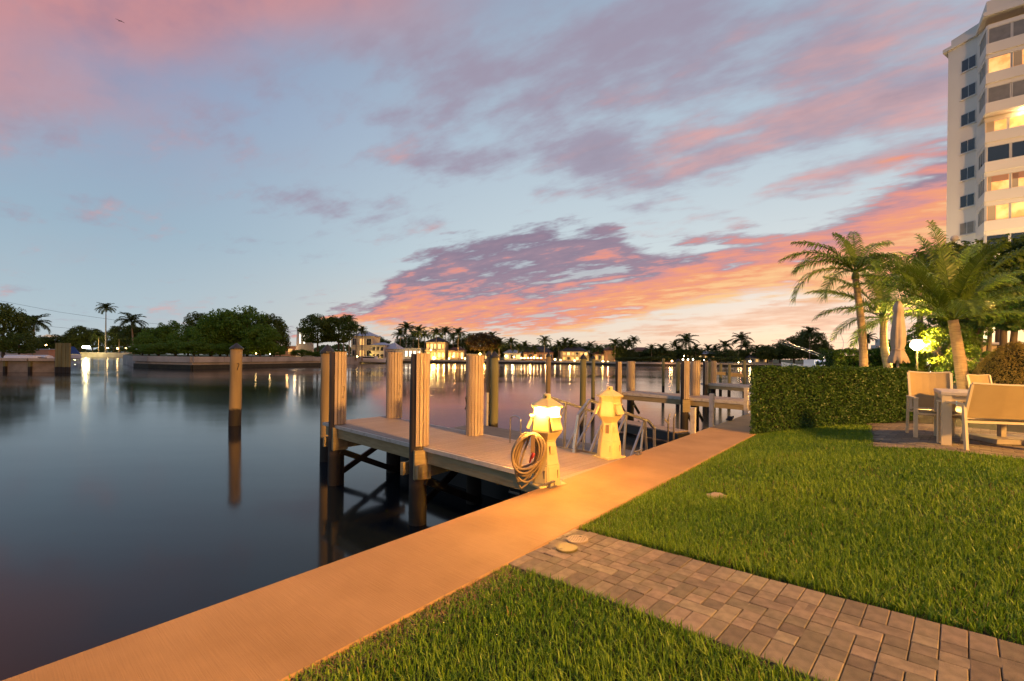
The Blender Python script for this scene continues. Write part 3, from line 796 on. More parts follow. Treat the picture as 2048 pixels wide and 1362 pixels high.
def pile(parent, pos, r, ztop, material, wrap=None, z0=None, zw0=0.0, batn=9, cap=None, block=False, label=None, group=None, lean=0.0, name='pile'):
    x, y = pos; z0 = WZ - 1.6 if z0 is None else z0
    if parent is None:
        root = thing('mooring_pile', label, 'pile', (x, y, WZ), 0, group); ox, oy, oz = 0, 0, -WZ
    else: root = parent; ox, oy, oz = x, y, 0
    mb = MB(); seg = 7; pr = random.Random(int(x * 100))
    zs = [z0 + (ztop - z0) * i / seg for i in range(seg + 1)]
    mb.tube([(ox + lean * (z - WZ) + pr.uniform(-.006, .006), oy + pr.uniform(-.006, .006), z + oz) for z in zs], [r * (1.04 - 0.06 * i / seg) * pr.uniform(.985, 1.015) for i in range(seg + 1)], 16)
    shaft = mb.build('shaft' if parent is None else 'pile', material, root, smooth=True)
    sm = shaft.data.polygons; 
    for q in sm:
        if len(q.vertices) > 4: q.use_smooth = False
    if wrap is not None:
        a0, a1 = wrap; cdir = math.atan2(-y, -x)       # direction to the viewer's side
        arc = a1 - a0; nb_ = max(3, int(round(batn * arc / 360.0 * 2)))
        rw = r + 0.016
        for k in range(nb_):
            am = cdir + rad(a0 + arc * (k + 0.5) / nb_); wd_ = 2 * rw * math.sin(rad(arc / nb_) / 2) * 0.86
            c = (ox + rw * math.cos(am), oy + rw * math.sin(am), oz + (zw0 + ztop + 0.012) / 2)
            MB().box(c, (0.022, wd_, ztop + 0.012 - zw0), am).build('batten', 'batten', shaft)
    if block:
        cdir = math.atan2(-y, -x) + rad(45)
        MB().box((ox + 0.06 * math.cos(cdir), oy + 0.06 * math.sin(cdir), oz - 0.32), (2 * r * 0.94, 2 * r * 0.94, 0.50), cdir - rad(30)).build('timber_block', 'timber_new', shaft)
    if cap:
        MB().lathe((ox + lean * (ztop - WZ), oy, oz + ztop - 0.03), [(r * 1.13, 0), (r * 1.13, 0.05), (r * 0.6, 0.05 + cap * 0.5), (0.012, 0.05 + cap)], 14).build('pile_cap', 'cap_black', root if parent is None else shaft)
    return root if parent is None else shaft
def hook(parent, pos, r, z, side=25, dark=False, oz=0.0, base=(0, 0)):
    cdir = math.atan2(-pos[1], -pos[0]) + rad(side); c = Vector((math.cos(cdir), math.sin(cdir), 0)); t = Vector((-c.y, c.x, 0))
    b = Vector((base[0], base[1], oz)) + c * (r + 0.03)
    mb = MB(); pts = []
    for k in range(14):
        th = k / 13 * 5.2 - 0.4; pts.append(b + t * 0.035 * math.sin(th) * (1.2 - 0.05 * k) + Vector((0, 0, z + 0.13 * math.cos(th * 0.62))) + c * 0.012 * math.sin(th * 1.7))
    mb.tube(pts, 0.013, 6); return mb.build('rope_hook', 'rope_dark' if dark else 'rope', parent, smooth=True)
p1 = onwater(672, 968); p2 = onwater(835, 1046); p3 = onz(788, 834, 0); p4 = onz(949, 868, 0)
PR = 0.172
s1 = pile(pier, p1.xy, PR, 1.62, 'pile_dark', (-16, 190), zw0=0.0, block=True); hook(s1, p1.xy, PR, 0.72, 42, base=p1.xy)
s2 = pile(pier, p2.xy, 0.155, 1.60, 'pile_dark', (-16, 190), zw0=0.0, block=True)
s3 = pile(pier, p3.xy, PR, 1.63, 'pile_dark', (-180, 180), zw0=DZ + 0.002); hook(s3, p3.xy, PR, 0.70, 35, base=p3.xy)
s4 = pile(pier, p4.xy, 0.150, 1.57, 'pile_dark', (-180, 180), zw0=DZ + 0.002); hook(s4, p4.xy, 0.15, 0.62, -80, True, base=p4.xy)
for (q1, q2) in ((p1, p3), (p2, p4)):                # cross beams and X bracing of each bent
    d = (q2 - q1).xy.normalized(); dv = Vector((d.x, d.y, 0)); side = Vector((d.y, -d.x, 0))
    a_, b_ = Vector((q1.x, q1.y, 0)), Vector((q2.x, q2.y, 0))
    for sgn in (-1, 1):
        MB().beam(a_ - dv * 0.2 + side * 0.2 * sgn + Vector((0, 0, -0.42)), b_ + dv * 0.2 + side * 0.2 * sgn + Vector((0, 0, -0.42)), 0.07, 0.22).build('cross_beam', 'timber_new', pier)
    MB().beam(a_ + Vector((0, 0, WZ + 0.08)) - side * 0.2, b_ + Vector((0, 0, -0.55)) - side * 0.2, 0.05, 0.13).build('brace', 'timber_wet', pier)
    MB().beam(a_ + Vector((0, 0, -0.60)) + side * 0.2, b_ + Vector((0, 0, WZ + 0.05)) + side * 0.2, 0.05, 0.13).build('brace', 'timber_wet', pier)
# ladder hoop at the pier's right edge
lp = onz(1020, 884, 0); lq = onz(1041, 888, 0)
lp.z = lq.z = 0
lad = thing('boarding_ladder', 'bent steel ladder handle rising at the edge of the tan pier', 'ladder', (lp.x, lp.y, 0))
v = (lq - lp); v.z = 0
pts = [Vector((0, 0, -1.3)), Vector((0, 0, 0.40))]
for k in range(7):
    th = math.pi * k / 6; pts.append(v * (0.5 - 0.5 * math.cos(th)) + Vector((0, 0, 0.42 + 0.07 * math.sin(th))))
pts += [v + Vector((0, 0, 0.40)), v + Vector((0, 0, -1.3))]
MB().tube(pts, 0.013, 8).build('handrail', 'steel', lad, smooth=True)
for k in range(4):
    z = -0.35 - 0.28 * k; MB().beam(Vector((0, 0, z)), v + Vector((0, 0, z)), 0.05, 0.025).build('rung', 'steel', lad)

# ================================================================ free-standing mooring piles
def freepile(u, Y, vtop, wpx, material, label, cap=0.16, lean=0.0, grp='mooring piles standing in the canal'):
    r = wpx * Y / F / 2
    return pile(None, (xat(u, Y), Y), r, zat(vtop, Y, u) - (cap or 0), material, cap=cap, label=label, group=grp, lean=lean), r
pl, r = freepile(471, 18.6, 687, 22, 'pile_wood', 'lone brown timber pile with pointed black cap in open water', 0.2, 0.012)
hk = hook(pl.children[0], (xat(471, 18.6), 18.6), r, 2.4, 20, True, oz=0.0)
freepile(655, 12.6, 690, 25, 'pile_wood', 'capped brown pile just behind the left end of the tan pier', 0.2)
f1, r1 = freepile(977.5, 15.0, 703, 10, 'pile_wood', 'thin capped pile with white pipe left of a green one', 0.12)
MB().tube([(-0.02, -r1 - 0.03, 0.2), (-0.02, -r1 - 0.03, 1.75)], 0.055, 10).build('plastic_pipe', 'trim_white', f1)
freepile(989.5, 14.8, 704, 16, 'pile_green', 'thick greenish capped pile beyond the grey floating dock', 0.16)
freepile(1097, 24.0, 705, 10, 'pile_wood', 'slender capped pile rising behind the lit pedestal', 0.2)
freepile(1166.5, 19.5, 708, 12, 'pile_green', 'stout capped green pile rising behind the gangway rails', 0.18)
freepile(1187, 24.5, 712, 7.5, 'pile_green', 'thin green pile just left of the unlit pedestal roof', 0.12)
freepile(1327, 35.0, 717, 5.5, 'pile_green', 'very slim green pile standing alone in midwater', None)
freepile(1356.5, 30.0, 718, 7.5, 'pile_green', 'green capped pile left of the orange-lit pier piles', 0.14)

# ================================================================ grey floating dock beside the pier
fa = onz(897, 857, -0.62); fb = onz(948, 847, -0.62); fc = onz(1194, 889, -0.62)
fl = thing('floating_dock', 'low grey floating dock on the far side of the tan pier', 'dock')
inner = W(3.2, -1.12); 
dd = (fc - fb).xy.normalized()
wd1 = sw(fb.x, fb.y)
tt = ( -1.12 - sw(fc.x, fc.y)[1]) / (DY * dd.x - DX * dd.y)
fend = fc.xy + dd * tt
nr = PP(0, PWID + 0.12).xy; nr_far = PP((fa.xy - N1.xy).dot(pa), PWID + 0.12).xy
ntt = (-1.12 - sw(nr.x, nr.y)[1]) / (DY * (-pa.x) - DX * (-pa.y)); nr = nr - pa * ntt
poly = [nr_far, nr, fend, fb.xy, fa.xy]
poly = [(p.x, p.y) for p in poly]
MB().prism(poly, -0.66, -0.62).build('deck', 'deck_grey', fl)
cpoly = Vector((sum(p[0] for p in poly) / 5, sum(p[1] for p in poly) / 5))
inset = [tuple(Vector(p) + (cpoly - Vector(p)) * 0.02) for p in poly]
MB().prism(inset, -0.86, -0.664).build('fascia', 'timber_new', fl)
inset = [tuple(Vector(p) + (cpoly - Vector(p)) * 0.12) for p in poly]
MB().prism(inset, WZ - 0.2, -0.865).build('float_tank', 'cap_black', fl)

# ================================================================ gangway
ga = onz(1147, 904, 0); ga.z = 0.0
glen, gdrop, gwid = 3.25, 0.78, 0.92
gx = Vector((DX, DY, -gdrop / math.sqrt(max(glen ** 2 - gdrop ** 2, 1)))).normalized()
gy = Vector((-DY, DX, 0)); gzv = gx.cross(gy).normalized()
if gzv.z < 0: gzv = -gzv
gw = thing('gangway', 'aluminium gangway with trussed handrails sloping down beside the walk', 'gangway', ga)
def GP(x, y, z): return gx * x + gy * y + gzv * z
MB().box(GP(glen / 2, gwid / 2, -0.03), (glen, gwid - 0.1, 0.03), (gx, gy, gzv)).build('tread_deck', 'deck_grey', gw)
for side, y in (('near', 0.0), ('far', gwid)):
    T = 0.048
    MB().beam(GP(0, y, 0.0), GP(glen, y, 0.0), T, 0.11, gzv).build('side_beam', 'aluminium', gw)
    mb = MB(); ch = [GP(0.0, y, 0.06), GP(0.0, y, 0.62), GP(0.28, y, 0.92), GP(glen - 0.42, y, 0.92), GP(glen - 0.06, y, 0.80), GP(glen + 0.06, y, 0.40), GP(glen, y, 0.08)]
    for i in range(len(ch) - 1): MB().beam(ch[i], ch[i + 1], T, T, gy).build('handrail', 'aluminium', gw)
    for xa, xb in ((0.95, 0.55), (0.95, 1.12), (1.75, 1.2), (1.75, 1.85), (2.62, 2.15), (2.62, 2.62), (2.66, 3.0)):
        MB().beam(GP(xa, y, 0.90), GP(xb, y, 0.05), T * 0.8, T * 0.8, gy).build('truss_bar', 'aluminium', gw)
    MB().beam(GP(0.62, y, 0.90), GP(0.05, y, 0.07), T * 0.7, T * 0.7, gy).build('truss_bar', 'aluminium', gw)

# ================================================================ lighthouse power pedestals
def pedestal(u, v, label, lit, rz):
    p = onz(u, v, 0.0); z0 = DZ + 0.002
    o = thing('dock_pedestal', label, 'pedestal', (p.x, p.y, z0), rz, 'lighthouse pedestals beside the walk')
    M = 'pedestal_white'
    MB().box((0, 0, 0.012), (0.40, 0.34, 0.024), bevel=0.006).build('base_plate', M, o)
    MB().lathe((0, 0, 0), [(0.196, 0.024), (0.178, 0.27)], 6).build('skirt', M, o)
    MB().lathe((0, 0, 0), [(0.170, 0.272), (0.122, 0.545)], 6).build('body', M, o)
    head = MB().lathe((0, 0, 0), [(0.124, 0.548), (0.130, 0.57), (0.205, 0.665), (0.205, 0.69), (0.178, 0.885)], 6).build('head', M, o)
    MB().lathe((0, 0, 0), [(0.168, 0.887), (0.176, 0.958)], 6).build('lens', 'lens_glow' if lit else M, o)
    roof = MB().lathe((0, 0, 0), [(0.215, 0.962), (0.222, 0.985), (0.065, 1.068)], 6).build('roof', M, o)
    MB().lathe((0, 0, 0), [(0.048, 1.062), (0.048, 1.118), (0.038, 1.126)], 12).build('finial', M, roof)
    e = MB().lathe((0.0, 0.0, 1.09), [(0.013, -0.013), (0.013, 0.013)], 8); e.v = [(q[2] - 1.09 + 0.046, q[1], 1.09 + q[0]) for q in e.v]
    e2 = e.build('photo_cell', 'pedestal_dark', roof); e2.rotation_euler = (0, 0, -rz - 1.9)
    for k, am in enumerate((rad(-90), rad(150))):   # tilted outlet covers on two flat sides
        c, s_ = math.cos(am), math.sin(am); n_ = Vector((c, s_, 0)); t_ = Vector((-s_, c, 0)); up = Vector((n_.x * 0.45, n_.y * 0.45, -1)).normalized()
        f_ = t_.cross(up).normalized()
        if f_.dot(n_) < 0: f_ = -f_
        oc = MB().box(n_ * 0.205 + Vector((0, 0, 0.77)), (0.13, 0.155, 0.028), (t_, up, f_)).build('outlet_cover', M, o)
        MB().box(n_ * 0.186 + Vector((0, 0, 0.852)), (0.15, 0.05, 0.012), (t_, n_, (0, 0, 1))).build('hood', M, oc)
        MB().box(n_ * 0.137 + Vector((0, 0, 0.45)), (0.075, 0.012, 0.10), (t_, f_ * 0 + n_, (0, 0, 1))).build('hose_bib_panel', M, o)
    for k in range(6):
        am = rad(30 + 60 * k); n_ = Vector((math.cos(am), math.sin(am), 0)); t_ = Vector((-n_.y, n_.x, 0))
        if k in (3, 4):
            pn_ = MB().box(n_ * (0.163) + Vector((0, 0, 0.15)), (0.145, 0.010, 0.20), (t_, n_, (n_.x * -0.06, n_.y * -0.06, 1))).build('access_panel', M, o)
            MB().box(n_ * 0.169 + t_ * 0.055 + Vector((0, 0, 0.16)), (0.006, 0.006, 0.10), (t_, n_, (0, 0, 1))).build('panel_latch', 'pedestal_dark', pn_)
    MB().box(Vector((math.cos(rad(210)), math.sin(rad(210)), 0)) * 0.137 + Vector((0, 0, 0.46)), (0.03, 0.05, 0.13), rad(210)).build('meter_window', 'strap', o)
    if lit:
        for k in range(6):
            am = rz + rad(30 + 60 * k)
            ld = bpy.data.lights.new('pedestal_light', 'POINT'); ld.energy = 60; ld.color = (1.0, 0.44, 0.07); ld.shadow_soft_size = 0.03
            lo_ = bpy.data.objects.new('pedestal_light', ld); COL.objects.link(lo_)
            lo_.location = (p.x + 0.186 * math.cos(am), p.y + 0.186 * math.sin(am), z0 + 0.935)
    return o, p
ped1, pp1 = pedestal(1092, 966, 'lit lighthouse-shaped dock pedestal with hose hung on it', True, rad(30))
ped2, pp2 = pedestal(1218, 912, 'unlit lighthouse-shaped dock pedestal beside the gangway', False, rad(34))

# hose coiled on a bracket at the lit pedestal's left side
hc = at(1064, 868, pp1.y - 0.16)
mb = MB(); rr = random.Random(9); pts = []
NL = 13; par = [(rr.uniform(0.095, 0.20), rr.uniform(0.20, 0.335), rr.uniform(-0.035, 0.04)) for _ in range(NL + 1)]
for i in range(NL * 22):
    f = i / 22; k = int(f); t_ = f - k; e = t_ * t_ * (3 - 2 * t_)
    A_, B_, C_ = (par[k][j] * (1 - e) + par[k + 1][j] * e for j in range(3))
    th = 2 * math.pi * t_
    pts.append(hc + Vector((A_ * math.sin(th) + C_ - 0.05 * (1 - math.cos(th)) , -0.11 + 0.014 * f + 0.025 * math.sin(th + k), -B_ * (1 - math.cos(th)) + 0.012 * math.sin(k))))
for k, (du_, dz_) in enumerate(((-0.03, -0.05), (-0.10, -0.25), (-0.15, -0.45), (-0.17, -0.60), (-0.12, -0.68), (-0.05, -0.62), (0.0, -0.5))):
    pts.append(hc + Vector((du_, 0.06, dz_)))
mb.tube(pts, 0.0135, 7); hs = thing('coiled_hose', 'tan water hose coiled on the lit pedestal', 'hose', (0, 0, 0))
mb.build('hose_loops', 'hose', hs, smooth=True)
MB().box(hc + Vector((0.0, -0.01, -0.01)), (0.035, 0.26, 0.035), 0.35).build('hanger', 'pedestal_white', ped1).matrix_parent_inverse = ped1.matrix_world.inverted()
bpy.context.view_layer.update()
for ch in ped1.children:
    if ch.name.startswith('hanger'): ch.matrix_parent_inverse = ped1.matrix_world.inverted()
MB().box(hc + Vector((0.005, -0.14, -0.09)), (0.05, 0.008, 0.22), 0.15).build('strap', 'strap', hs)
MB().tube([hc + Vector((0.005, -0.13, -0.20)), hc + Vector((-0.015, -0.13, -0.26)), hc + Vector((-0.03, -0.13, -0.32))], [0.010, 0.013, 0.008], 8).build('nozzle', 'red_plastic', hs, smooth=True)
MB().tube([hc + Vector((0.02, -0.15, -0.2)), hc + Vector((-0.01, -0.15, -0.26))], [0.02, 0.017], 8).build('nozzle_grip', 'red_plastic', hs, smooth=True)

# ================================================================ further docks along the wall
def far_pier(uv_far, uv_near, width, z, label, deck='deck_board'):
    p, q = onz(*uv_far, z), onz(*uv_near, z); d = (q - p).xy.normalized(); n_ = Vector((-d.y, d.x))
    if n_.y < 0: n_ = -n_
    t_ = (-1.1 - sw(q.x, q.y)[1]) / (DY * d.x - DX * d.y); e = q.xy + d * max(t_, 0)
    o = thing('finger_pier', label, 'pier')
    L = (e - p.xy).length; k = int(L / 0.145)
    bm_ = MB().box((0, 0, -0.016), (0.1425, width, 0.032)).mesh('deck_board', deck)
    for i in range(k):
        c = p.xy + d * (0.145 * (i + 0.5)) + n_ * (width / 2)
        b_ = bpy.data.objects.new('deck_board', bm_); COL.objects.link(b_); b_.parent = o; b_.location = (c.x, c.y, z - 0.002); b_.rotation_euler = (0, 0, math.atan2(d.y, d.x))
    for off in (-0.03, width + 0.03):
        a_, b_ = p.xy + n_ * off, e + n_ * off
        MB().beam((a_.x, a_.y, z - 0.06), (b_.x, b_.y, z - 0.06), 0.05, 0.11).build('edge_trim', 'trim_white', o)
        a_, b_ = p.xy + n_ * (off * 0.6 + 0.02) + d * 0.15, e + n_ * (off * 0.6 + 0.02)
        MB().beam((a_.x, a_.y, z - 0.22), (b_.x, b_.y, z - 0.22), 0.06, 0.20).build('stringer', 'timber_new', o)
    a_, b_ = p.xy - n_ * 0.05, p.xy + n_ * (width + 0.05)
    MB().beam((a_.x - d.x * .03, a_.y - d.y * .03, z - 0.06), (b_.x - d.x * .03, b_.y - d.y * .03, z - 0.06), 0.05, 0.11).build('edge_trim', 'trim_white', o)
    return o, p.xy, d, n_, e
d2, q2_, dd2, nn2, e2_ = far_pier((1238, 784), (1488, 803), 1.5, 0.0, 'second finger pier beyond the gangway with beige batten-wrapped piles')
for u, off, vt, wpx, side, wr in ((1370, -0.22, 722, 15, None, (-10, 190)), (1391, 1.2, 722, 16, None, (-180, 180)), (1237, -0.2, 724, 11, None, (-10, 190)), (1262, 1.5, 723, 14, None, (-120, 180))):
    # where the sight line at u crosses the pier edge offset
    k = (u - CX) / F; a0 = q2_ + nn2 * off; tt_ = (a0.x - k * a0.y) / (k * dd2.y - dd2.x); c = a0 + dd2 * tt_
    r_ = wpx * c.y / F / 2
    pile(d2, c, r_, zat(vt, c.y, u), 'pile_dark', wr, zw0=-0.05, batn=7, cap=None, block=(off < 0))
    MB().beam((c.x, c.y, -0.4), (c.x + nn2.x * 0.8, c.y + nn2.y * 0.8, WZ + 0.2), 0.06, 0.12).build('brace', 'timber_wet', d2)
d3, q3_, dd3, nn3, e3_ = far_pier((1404, 766), (1490, 772), 1.5, 0.0, 'third finger pier glimpsed left of the hedge')
for u, off, vt, wpx, wr in ((1411, -0.2, 722, 9, (-10, 190)), (1427, 1.3, 722, 10, (-180, 180)), (1419, 0.6, 722, 6, None)):
    k = (u - CX) / F; a0 = q3_ + nn3 * off; tt_ = (a0.x - k * a0.y) / (k * dd3.y - dd3.x); c = a0 + dd3 * tt_
    pile(d3, c, wpx * c.y / F / 2, zat(vt, c.y, u), 'pile_dark' if wr else 'pile_green', wr, zw0=-0.05, batn=6, cap=0.14 if not wr else None)
# small lamps on the pile tops of the second and third piers
for i, (u, v_, Y) in enumerate(((1366, 719, 18.0), (1376, 719, 18.2), (1386, 719, 19.6), (1408, 720, 27.0))):
    MB().lathe(at(u, v_, Y), [(0.02, -0.03), (0.035, 0.0), (0.02, 0.03)], 8).build('pile_light', 'bulb_small', label=('tiny warm light on a batten-wrapped pile top, %s from the left' % ('first', 'second', 'third', 'fourth')[i]), category='light', group='pile top lights')
# green boat-lift frame beyond
lf = thing('boat_lift', 'green-brown timber boat lift frame behind the third pier', 'boat lift')
for u in (1459, 1467, 1489):
    Y = 33.0; MB().tube([(xat(u, Y), Y + (u == 1467) * 2, WZ - 1), (xat(u, Y), Y + (u == 1467) * 2, zat(728 if u < 1480 else 721, Y, u))], 0.11, 10).build('post', 'pile_green', lf, smooth=True)
MB().beam(at(1432, 746, 33.5), at(1492, 750, 33.0), 0.14, 0.22).build('beam', 'timber_new', lf)
MB().beam(at(1460, 751, 33), at(1496, 752.5, 33.0), 0.12, 0.16).build('beam', 'timber_new', lf)
# low dark float beyond the gangway foot
z_ = -0.95; a_, b_ = onz(1250, 839, z_), onz(1384, 862, z_)
low = thing('low_float', 'low dark float with reddish boards behind the gangway foot', 'dock')
d_ = (b_ - a_).xy.normalized(); n_ = Vector((d_.y, -d_.x)); n_ = n_ if n_.y < 0 else -n_
nbd = int((b_ - a_).xy.length / 0.16); bm_ = MB().box((0, 0, -0.02), (0.156, 0.75, 0.04)).mesh('deck_board', 'deck_board')
for i in range(nbd):
    c = a_.xy + d_ * 0.16 * (i + 0.5) + n_ * 0.375; o = bpy.data.objects.new('deck_board', bm_); COL.objects.link(o); o.parent = low; o.location = (c.x, c.y, z_); o.rotation_euler = (0, 0, math.atan2(d_.y, d_.x))
c0, c1 = a_.xy + n_ * 0.4, b_.xy + n_ * 0.4
MB().beam((c0.x, c0.y, z_ - 0.2), (c1.x, c1.y, z_ - 0.2), 0.7, 0.3).build('float_tank', 'cap_black', low)
# ladder rails at the wall
g_ = onz(1342, 879, 0); ld_ = thing('boarding_ladder', 'galvanised ladder rails standing at the wall edge before the white posts', 'ladder', (g_.x, g_.y, 0))
g_.z = 0
for off in (-0.04, 0.05):
    MB().tube([(off * 1.2, 0.03, -1.2), (off * 1.2, 0.03, 0.40), (off * 1.2 + 0.02, 0.0, 0.50)], 0.016, 8).build('handrail', 'galvanised', ld_, smooth=True)
MB().beam((-0.13, 0.02, 0.40), (-0.03, 0.02, 0.29), 0.03).build('crossbar', 'galvanised', ld_)
for i, (u, vb, vt, wpx) in enumerate(((1386, 866, 817, 11), (1423, 853, 789, 10), (1492, 828, 777, 9))):
    p = onz(u, vb, 0); Y = p.y
    po = thing('wall_post', ('short white square post on the wall edge nearest the gangway', 'taller white square post, middle of the three on the wall edge', 'white square post on the wall edge hard by the hedge')[i], 'post', (p.x, p.y, -0.3), SA, 'white posts on the seawall edge')
    hgt = zat(vt, Y, u); wm = wpx * Y / F * 0.8
    MB().box((0, 0, (hgt + 0.3) / 2), (wm, wm, hgt + 0.3), bevel=0.01).build('post', 'trim_white', po)
    MB().box((0, 0, hgt + 0.31), (wm * 1.12, wm * 1.12, 0.02), bevel=0.008).build('post_cap', 'trim_white', po)

# ================================================================ assumed flood lamp, unseen behind the viewer, added for the warm foreground light
LX, LY, LZ = 20.0, -14.0, 14.0
fl_ = thing('assumed_flood_lamp', 'assumed tall flood lamp on a pole, unseen behind the viewer', 'lamp', (LX, LY, 0.26))
MB().tube([(0, 0, 0), (0, 0, LZ - 0.2)], [0.11, 0.07], 10).build('pole', 'galvanised', fl_)
MB().box((0, 0, LZ - 0.05), (0.5, 0.4, 0.16), math.atan2(-LY, -LX)).build('lamp_head', 'galvanised', fl_)
ld = bpy.data.lights.new('assumed_flood_light', 'SPOT'); ld.energy = 88000; ld.color = (1.0, 0.47, 0.10); ld.spot_size = rad(165); ld.spot_blend = 0.35; ld.shadow_soft_size = 1.1  # source out of view, assumed from the warm light on piles and walk
lo_ = bpy.data.objects.new('assumed_flood_light', ld); COL.objects.link(lo_); lo_.location = (LX - 0.3, LY + 0.25, LZ - 0.25)
lo_.rotation_euler = (Vector((-2, 12, 0)) - Vector((LX, LY, LZ))).to_track_quat('-Z', 'Y').to_euler()
# ================================================================ clipped hedges
def box_hedge(name, label, c0, dirv, length, depth, z0a, z0b, z1a, z1b, n, leaf, material, seed, bump=0.05, nv=None):
    """hedge along dirv from c0 (front left corner); depth goes to the left-hand normal"""
    rg = np.random.default_rng(seed); nv = nv or Vector((-dirv.y, dirv.x))
    o = thing(name, label, 'hedge', (c0.x, c0.y, 0))
    hgt = (z1a - z0a + z1b - z0b) / 2
    areas = np.array([length * hgt, length * depth, depth * hgt, depth * hgt]); cnt = (n * areas / areas.sum()).astype(int)
    P, Nn = [], []
    for k, m_ in enumerate(cnt):
        a, b = rg.uniform(0, 1, m_), rg.uniform(0, 1, m_); z = np.zeros(m_)
        if k == 0: l, dpt, h, nr = a * length, np.zeros(m_), b, (0, -1, 0.15)
        elif k == 1: l, dpt, h, nr = a * length, b * depth, np.ones(m_), (0, 0, 1)
        elif k == 2: l, dpt, h, nr = np.zeros(m_), a * depth, b, (-1, 0, 0.15)
        else: l, dpt, h, nr = np.full(m_, length), a * depth, b, (1, 0, 0.15)
        lump = (np.sin(l * 7 + h * 5 + seed) * np.sin(h * 9 + l * 3 + dpt * 4) + 0.6 * np.sin(l * 17 + dpt * 13 + h * 11)) * bump * 0.6
        inn = -np.abs(rg.normal(0, bump * 1.1, m_)) + lump + (rg.uniform(0, 1, m_) < 0.05) * rg.uniform(0, 0.06, m_)
        # round the edges
        l2 = l + nr[0] * inn; d2 = dpt + nr[1] * inn
        za = z0a + (z0b - z0a) * l / length; zb = z1a + (z1b - z1a) * l / length
        zz_ = za + (zb - za) * h + nr[2] * inn * (1 if k == 1 else 0)
        rnd = 0.10 * np.clip((h - 0.88) / 0.12, 0, 1) ** 2 * (k != 1)
        l2 -= nr[0] * rnd; d2 -= nr[1] * rnd
        P.append(np.stack([dirv.x * l2 + nv.x * d2, dirv.y * l2 + nv.y * d2, zz_], 1))
        N3 = np.array([dirv.x * nr[0] + nv.x * nr[1], dirv.y * nr[0] + nv.y * nr[1], nr[2]]); Nn.append(np.tile(N3, (m_, 1)))
    P, Nn = np.concatenate(P), np.concatenate(Nn)
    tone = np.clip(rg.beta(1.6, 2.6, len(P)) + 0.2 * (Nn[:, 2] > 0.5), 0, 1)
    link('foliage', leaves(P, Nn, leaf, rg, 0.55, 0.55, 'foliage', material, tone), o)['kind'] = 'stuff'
    i_ = bump * 2.2
    pts = []
    for l, dpt in ((i_, i_), (length - i_, i_), (length - i_, depth - i_), (i_, depth - i_)):
        q = dirv * l + nv * dpt; pts.append((q.x, q.y))
    MB().prism(pts, min(z0a, z0b) - 0.02, 0, [z1a - i_, z1b - i_, z1b - i_, z1a - i_]).build('dark_core', 'hedge_core', o)  # solid near-black core, shade between the leaves put into its colour
    return o
za, zb = HB[0].z, HB[1].z
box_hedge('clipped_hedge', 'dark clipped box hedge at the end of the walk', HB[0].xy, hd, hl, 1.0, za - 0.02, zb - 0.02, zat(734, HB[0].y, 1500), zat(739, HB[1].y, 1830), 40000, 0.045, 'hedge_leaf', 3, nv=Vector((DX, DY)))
c_ = at(1672, 735, 21.0)
box_hedge('clipped_hedge', 'lighter loose hedge behind the closed umbrella', c_.xy, Vector((1, 0.08)).normalized(), 4.6, 1.2, 0.25, 0.25, zat(700, 21, 1672), zat(698, 21, 1870), 16000, 0.09, 'hedge_leaf', 8, 0.12)
# topiary mounds
def mound(u, Y, r, ztop, label, seed, n=17000):
    rg = np.random.default_rng(seed); x0 = xat(u, Y); z0 = 0.28; h = ztop - z0
    o = thing('topiary_mound', label, 'shrub', (x0, Y, z0), 0, 'clipped topiary mounds by the pool')
    th = rg.uniform(0, 2 * math.pi, n); t = rg.uniform(0, 1, n) ** 0.8
    prof = np.sqrt(np.clip(1 - t ** 1.6, 0, 1)) * 0.98 + 0.02
    jig = 1 - np.abs(rg.normal(0, 0.035, n)) + 0.025 * np.sin(th * 9 + t * 12)
    P = np.stack([np.cos(th) * prof * r * jig, np.sin(th) * prof * r * jig, t * h * jig], 1)
    Nn = np.stack([np.cos(th), np.sin(th), 0.3 + t], 1)
    link('foliage', leaves(P, Nn, 0.05, rg, 0.5, 0.6, 'foliage', 'topiary_leaf', rg.beta(2, 2, n)), o)['kind'] = 'stuff'
    MB().lathe((0, 0, 0), [(r * 0.9 * math.sqrt(max(0, 1 - t ** 1.6)) + 0.01, t * h * 0.94) for t in np.linspace(0, 1, 9)], 20).build('dark_core', 'hedge_core', o)  # near-black solid filling, standing in for shade inside the mound
mound(2042, 12.3, 1.12, zat(684, 12.3, 2035), 'large rounded topiary mound lit amber behind the white furniture', 21)
mound(1999, 13.6, 0.75, zat(706, 13.6, 1999), 'smaller topiary mound half hidden left of the large one', 22, 6000)

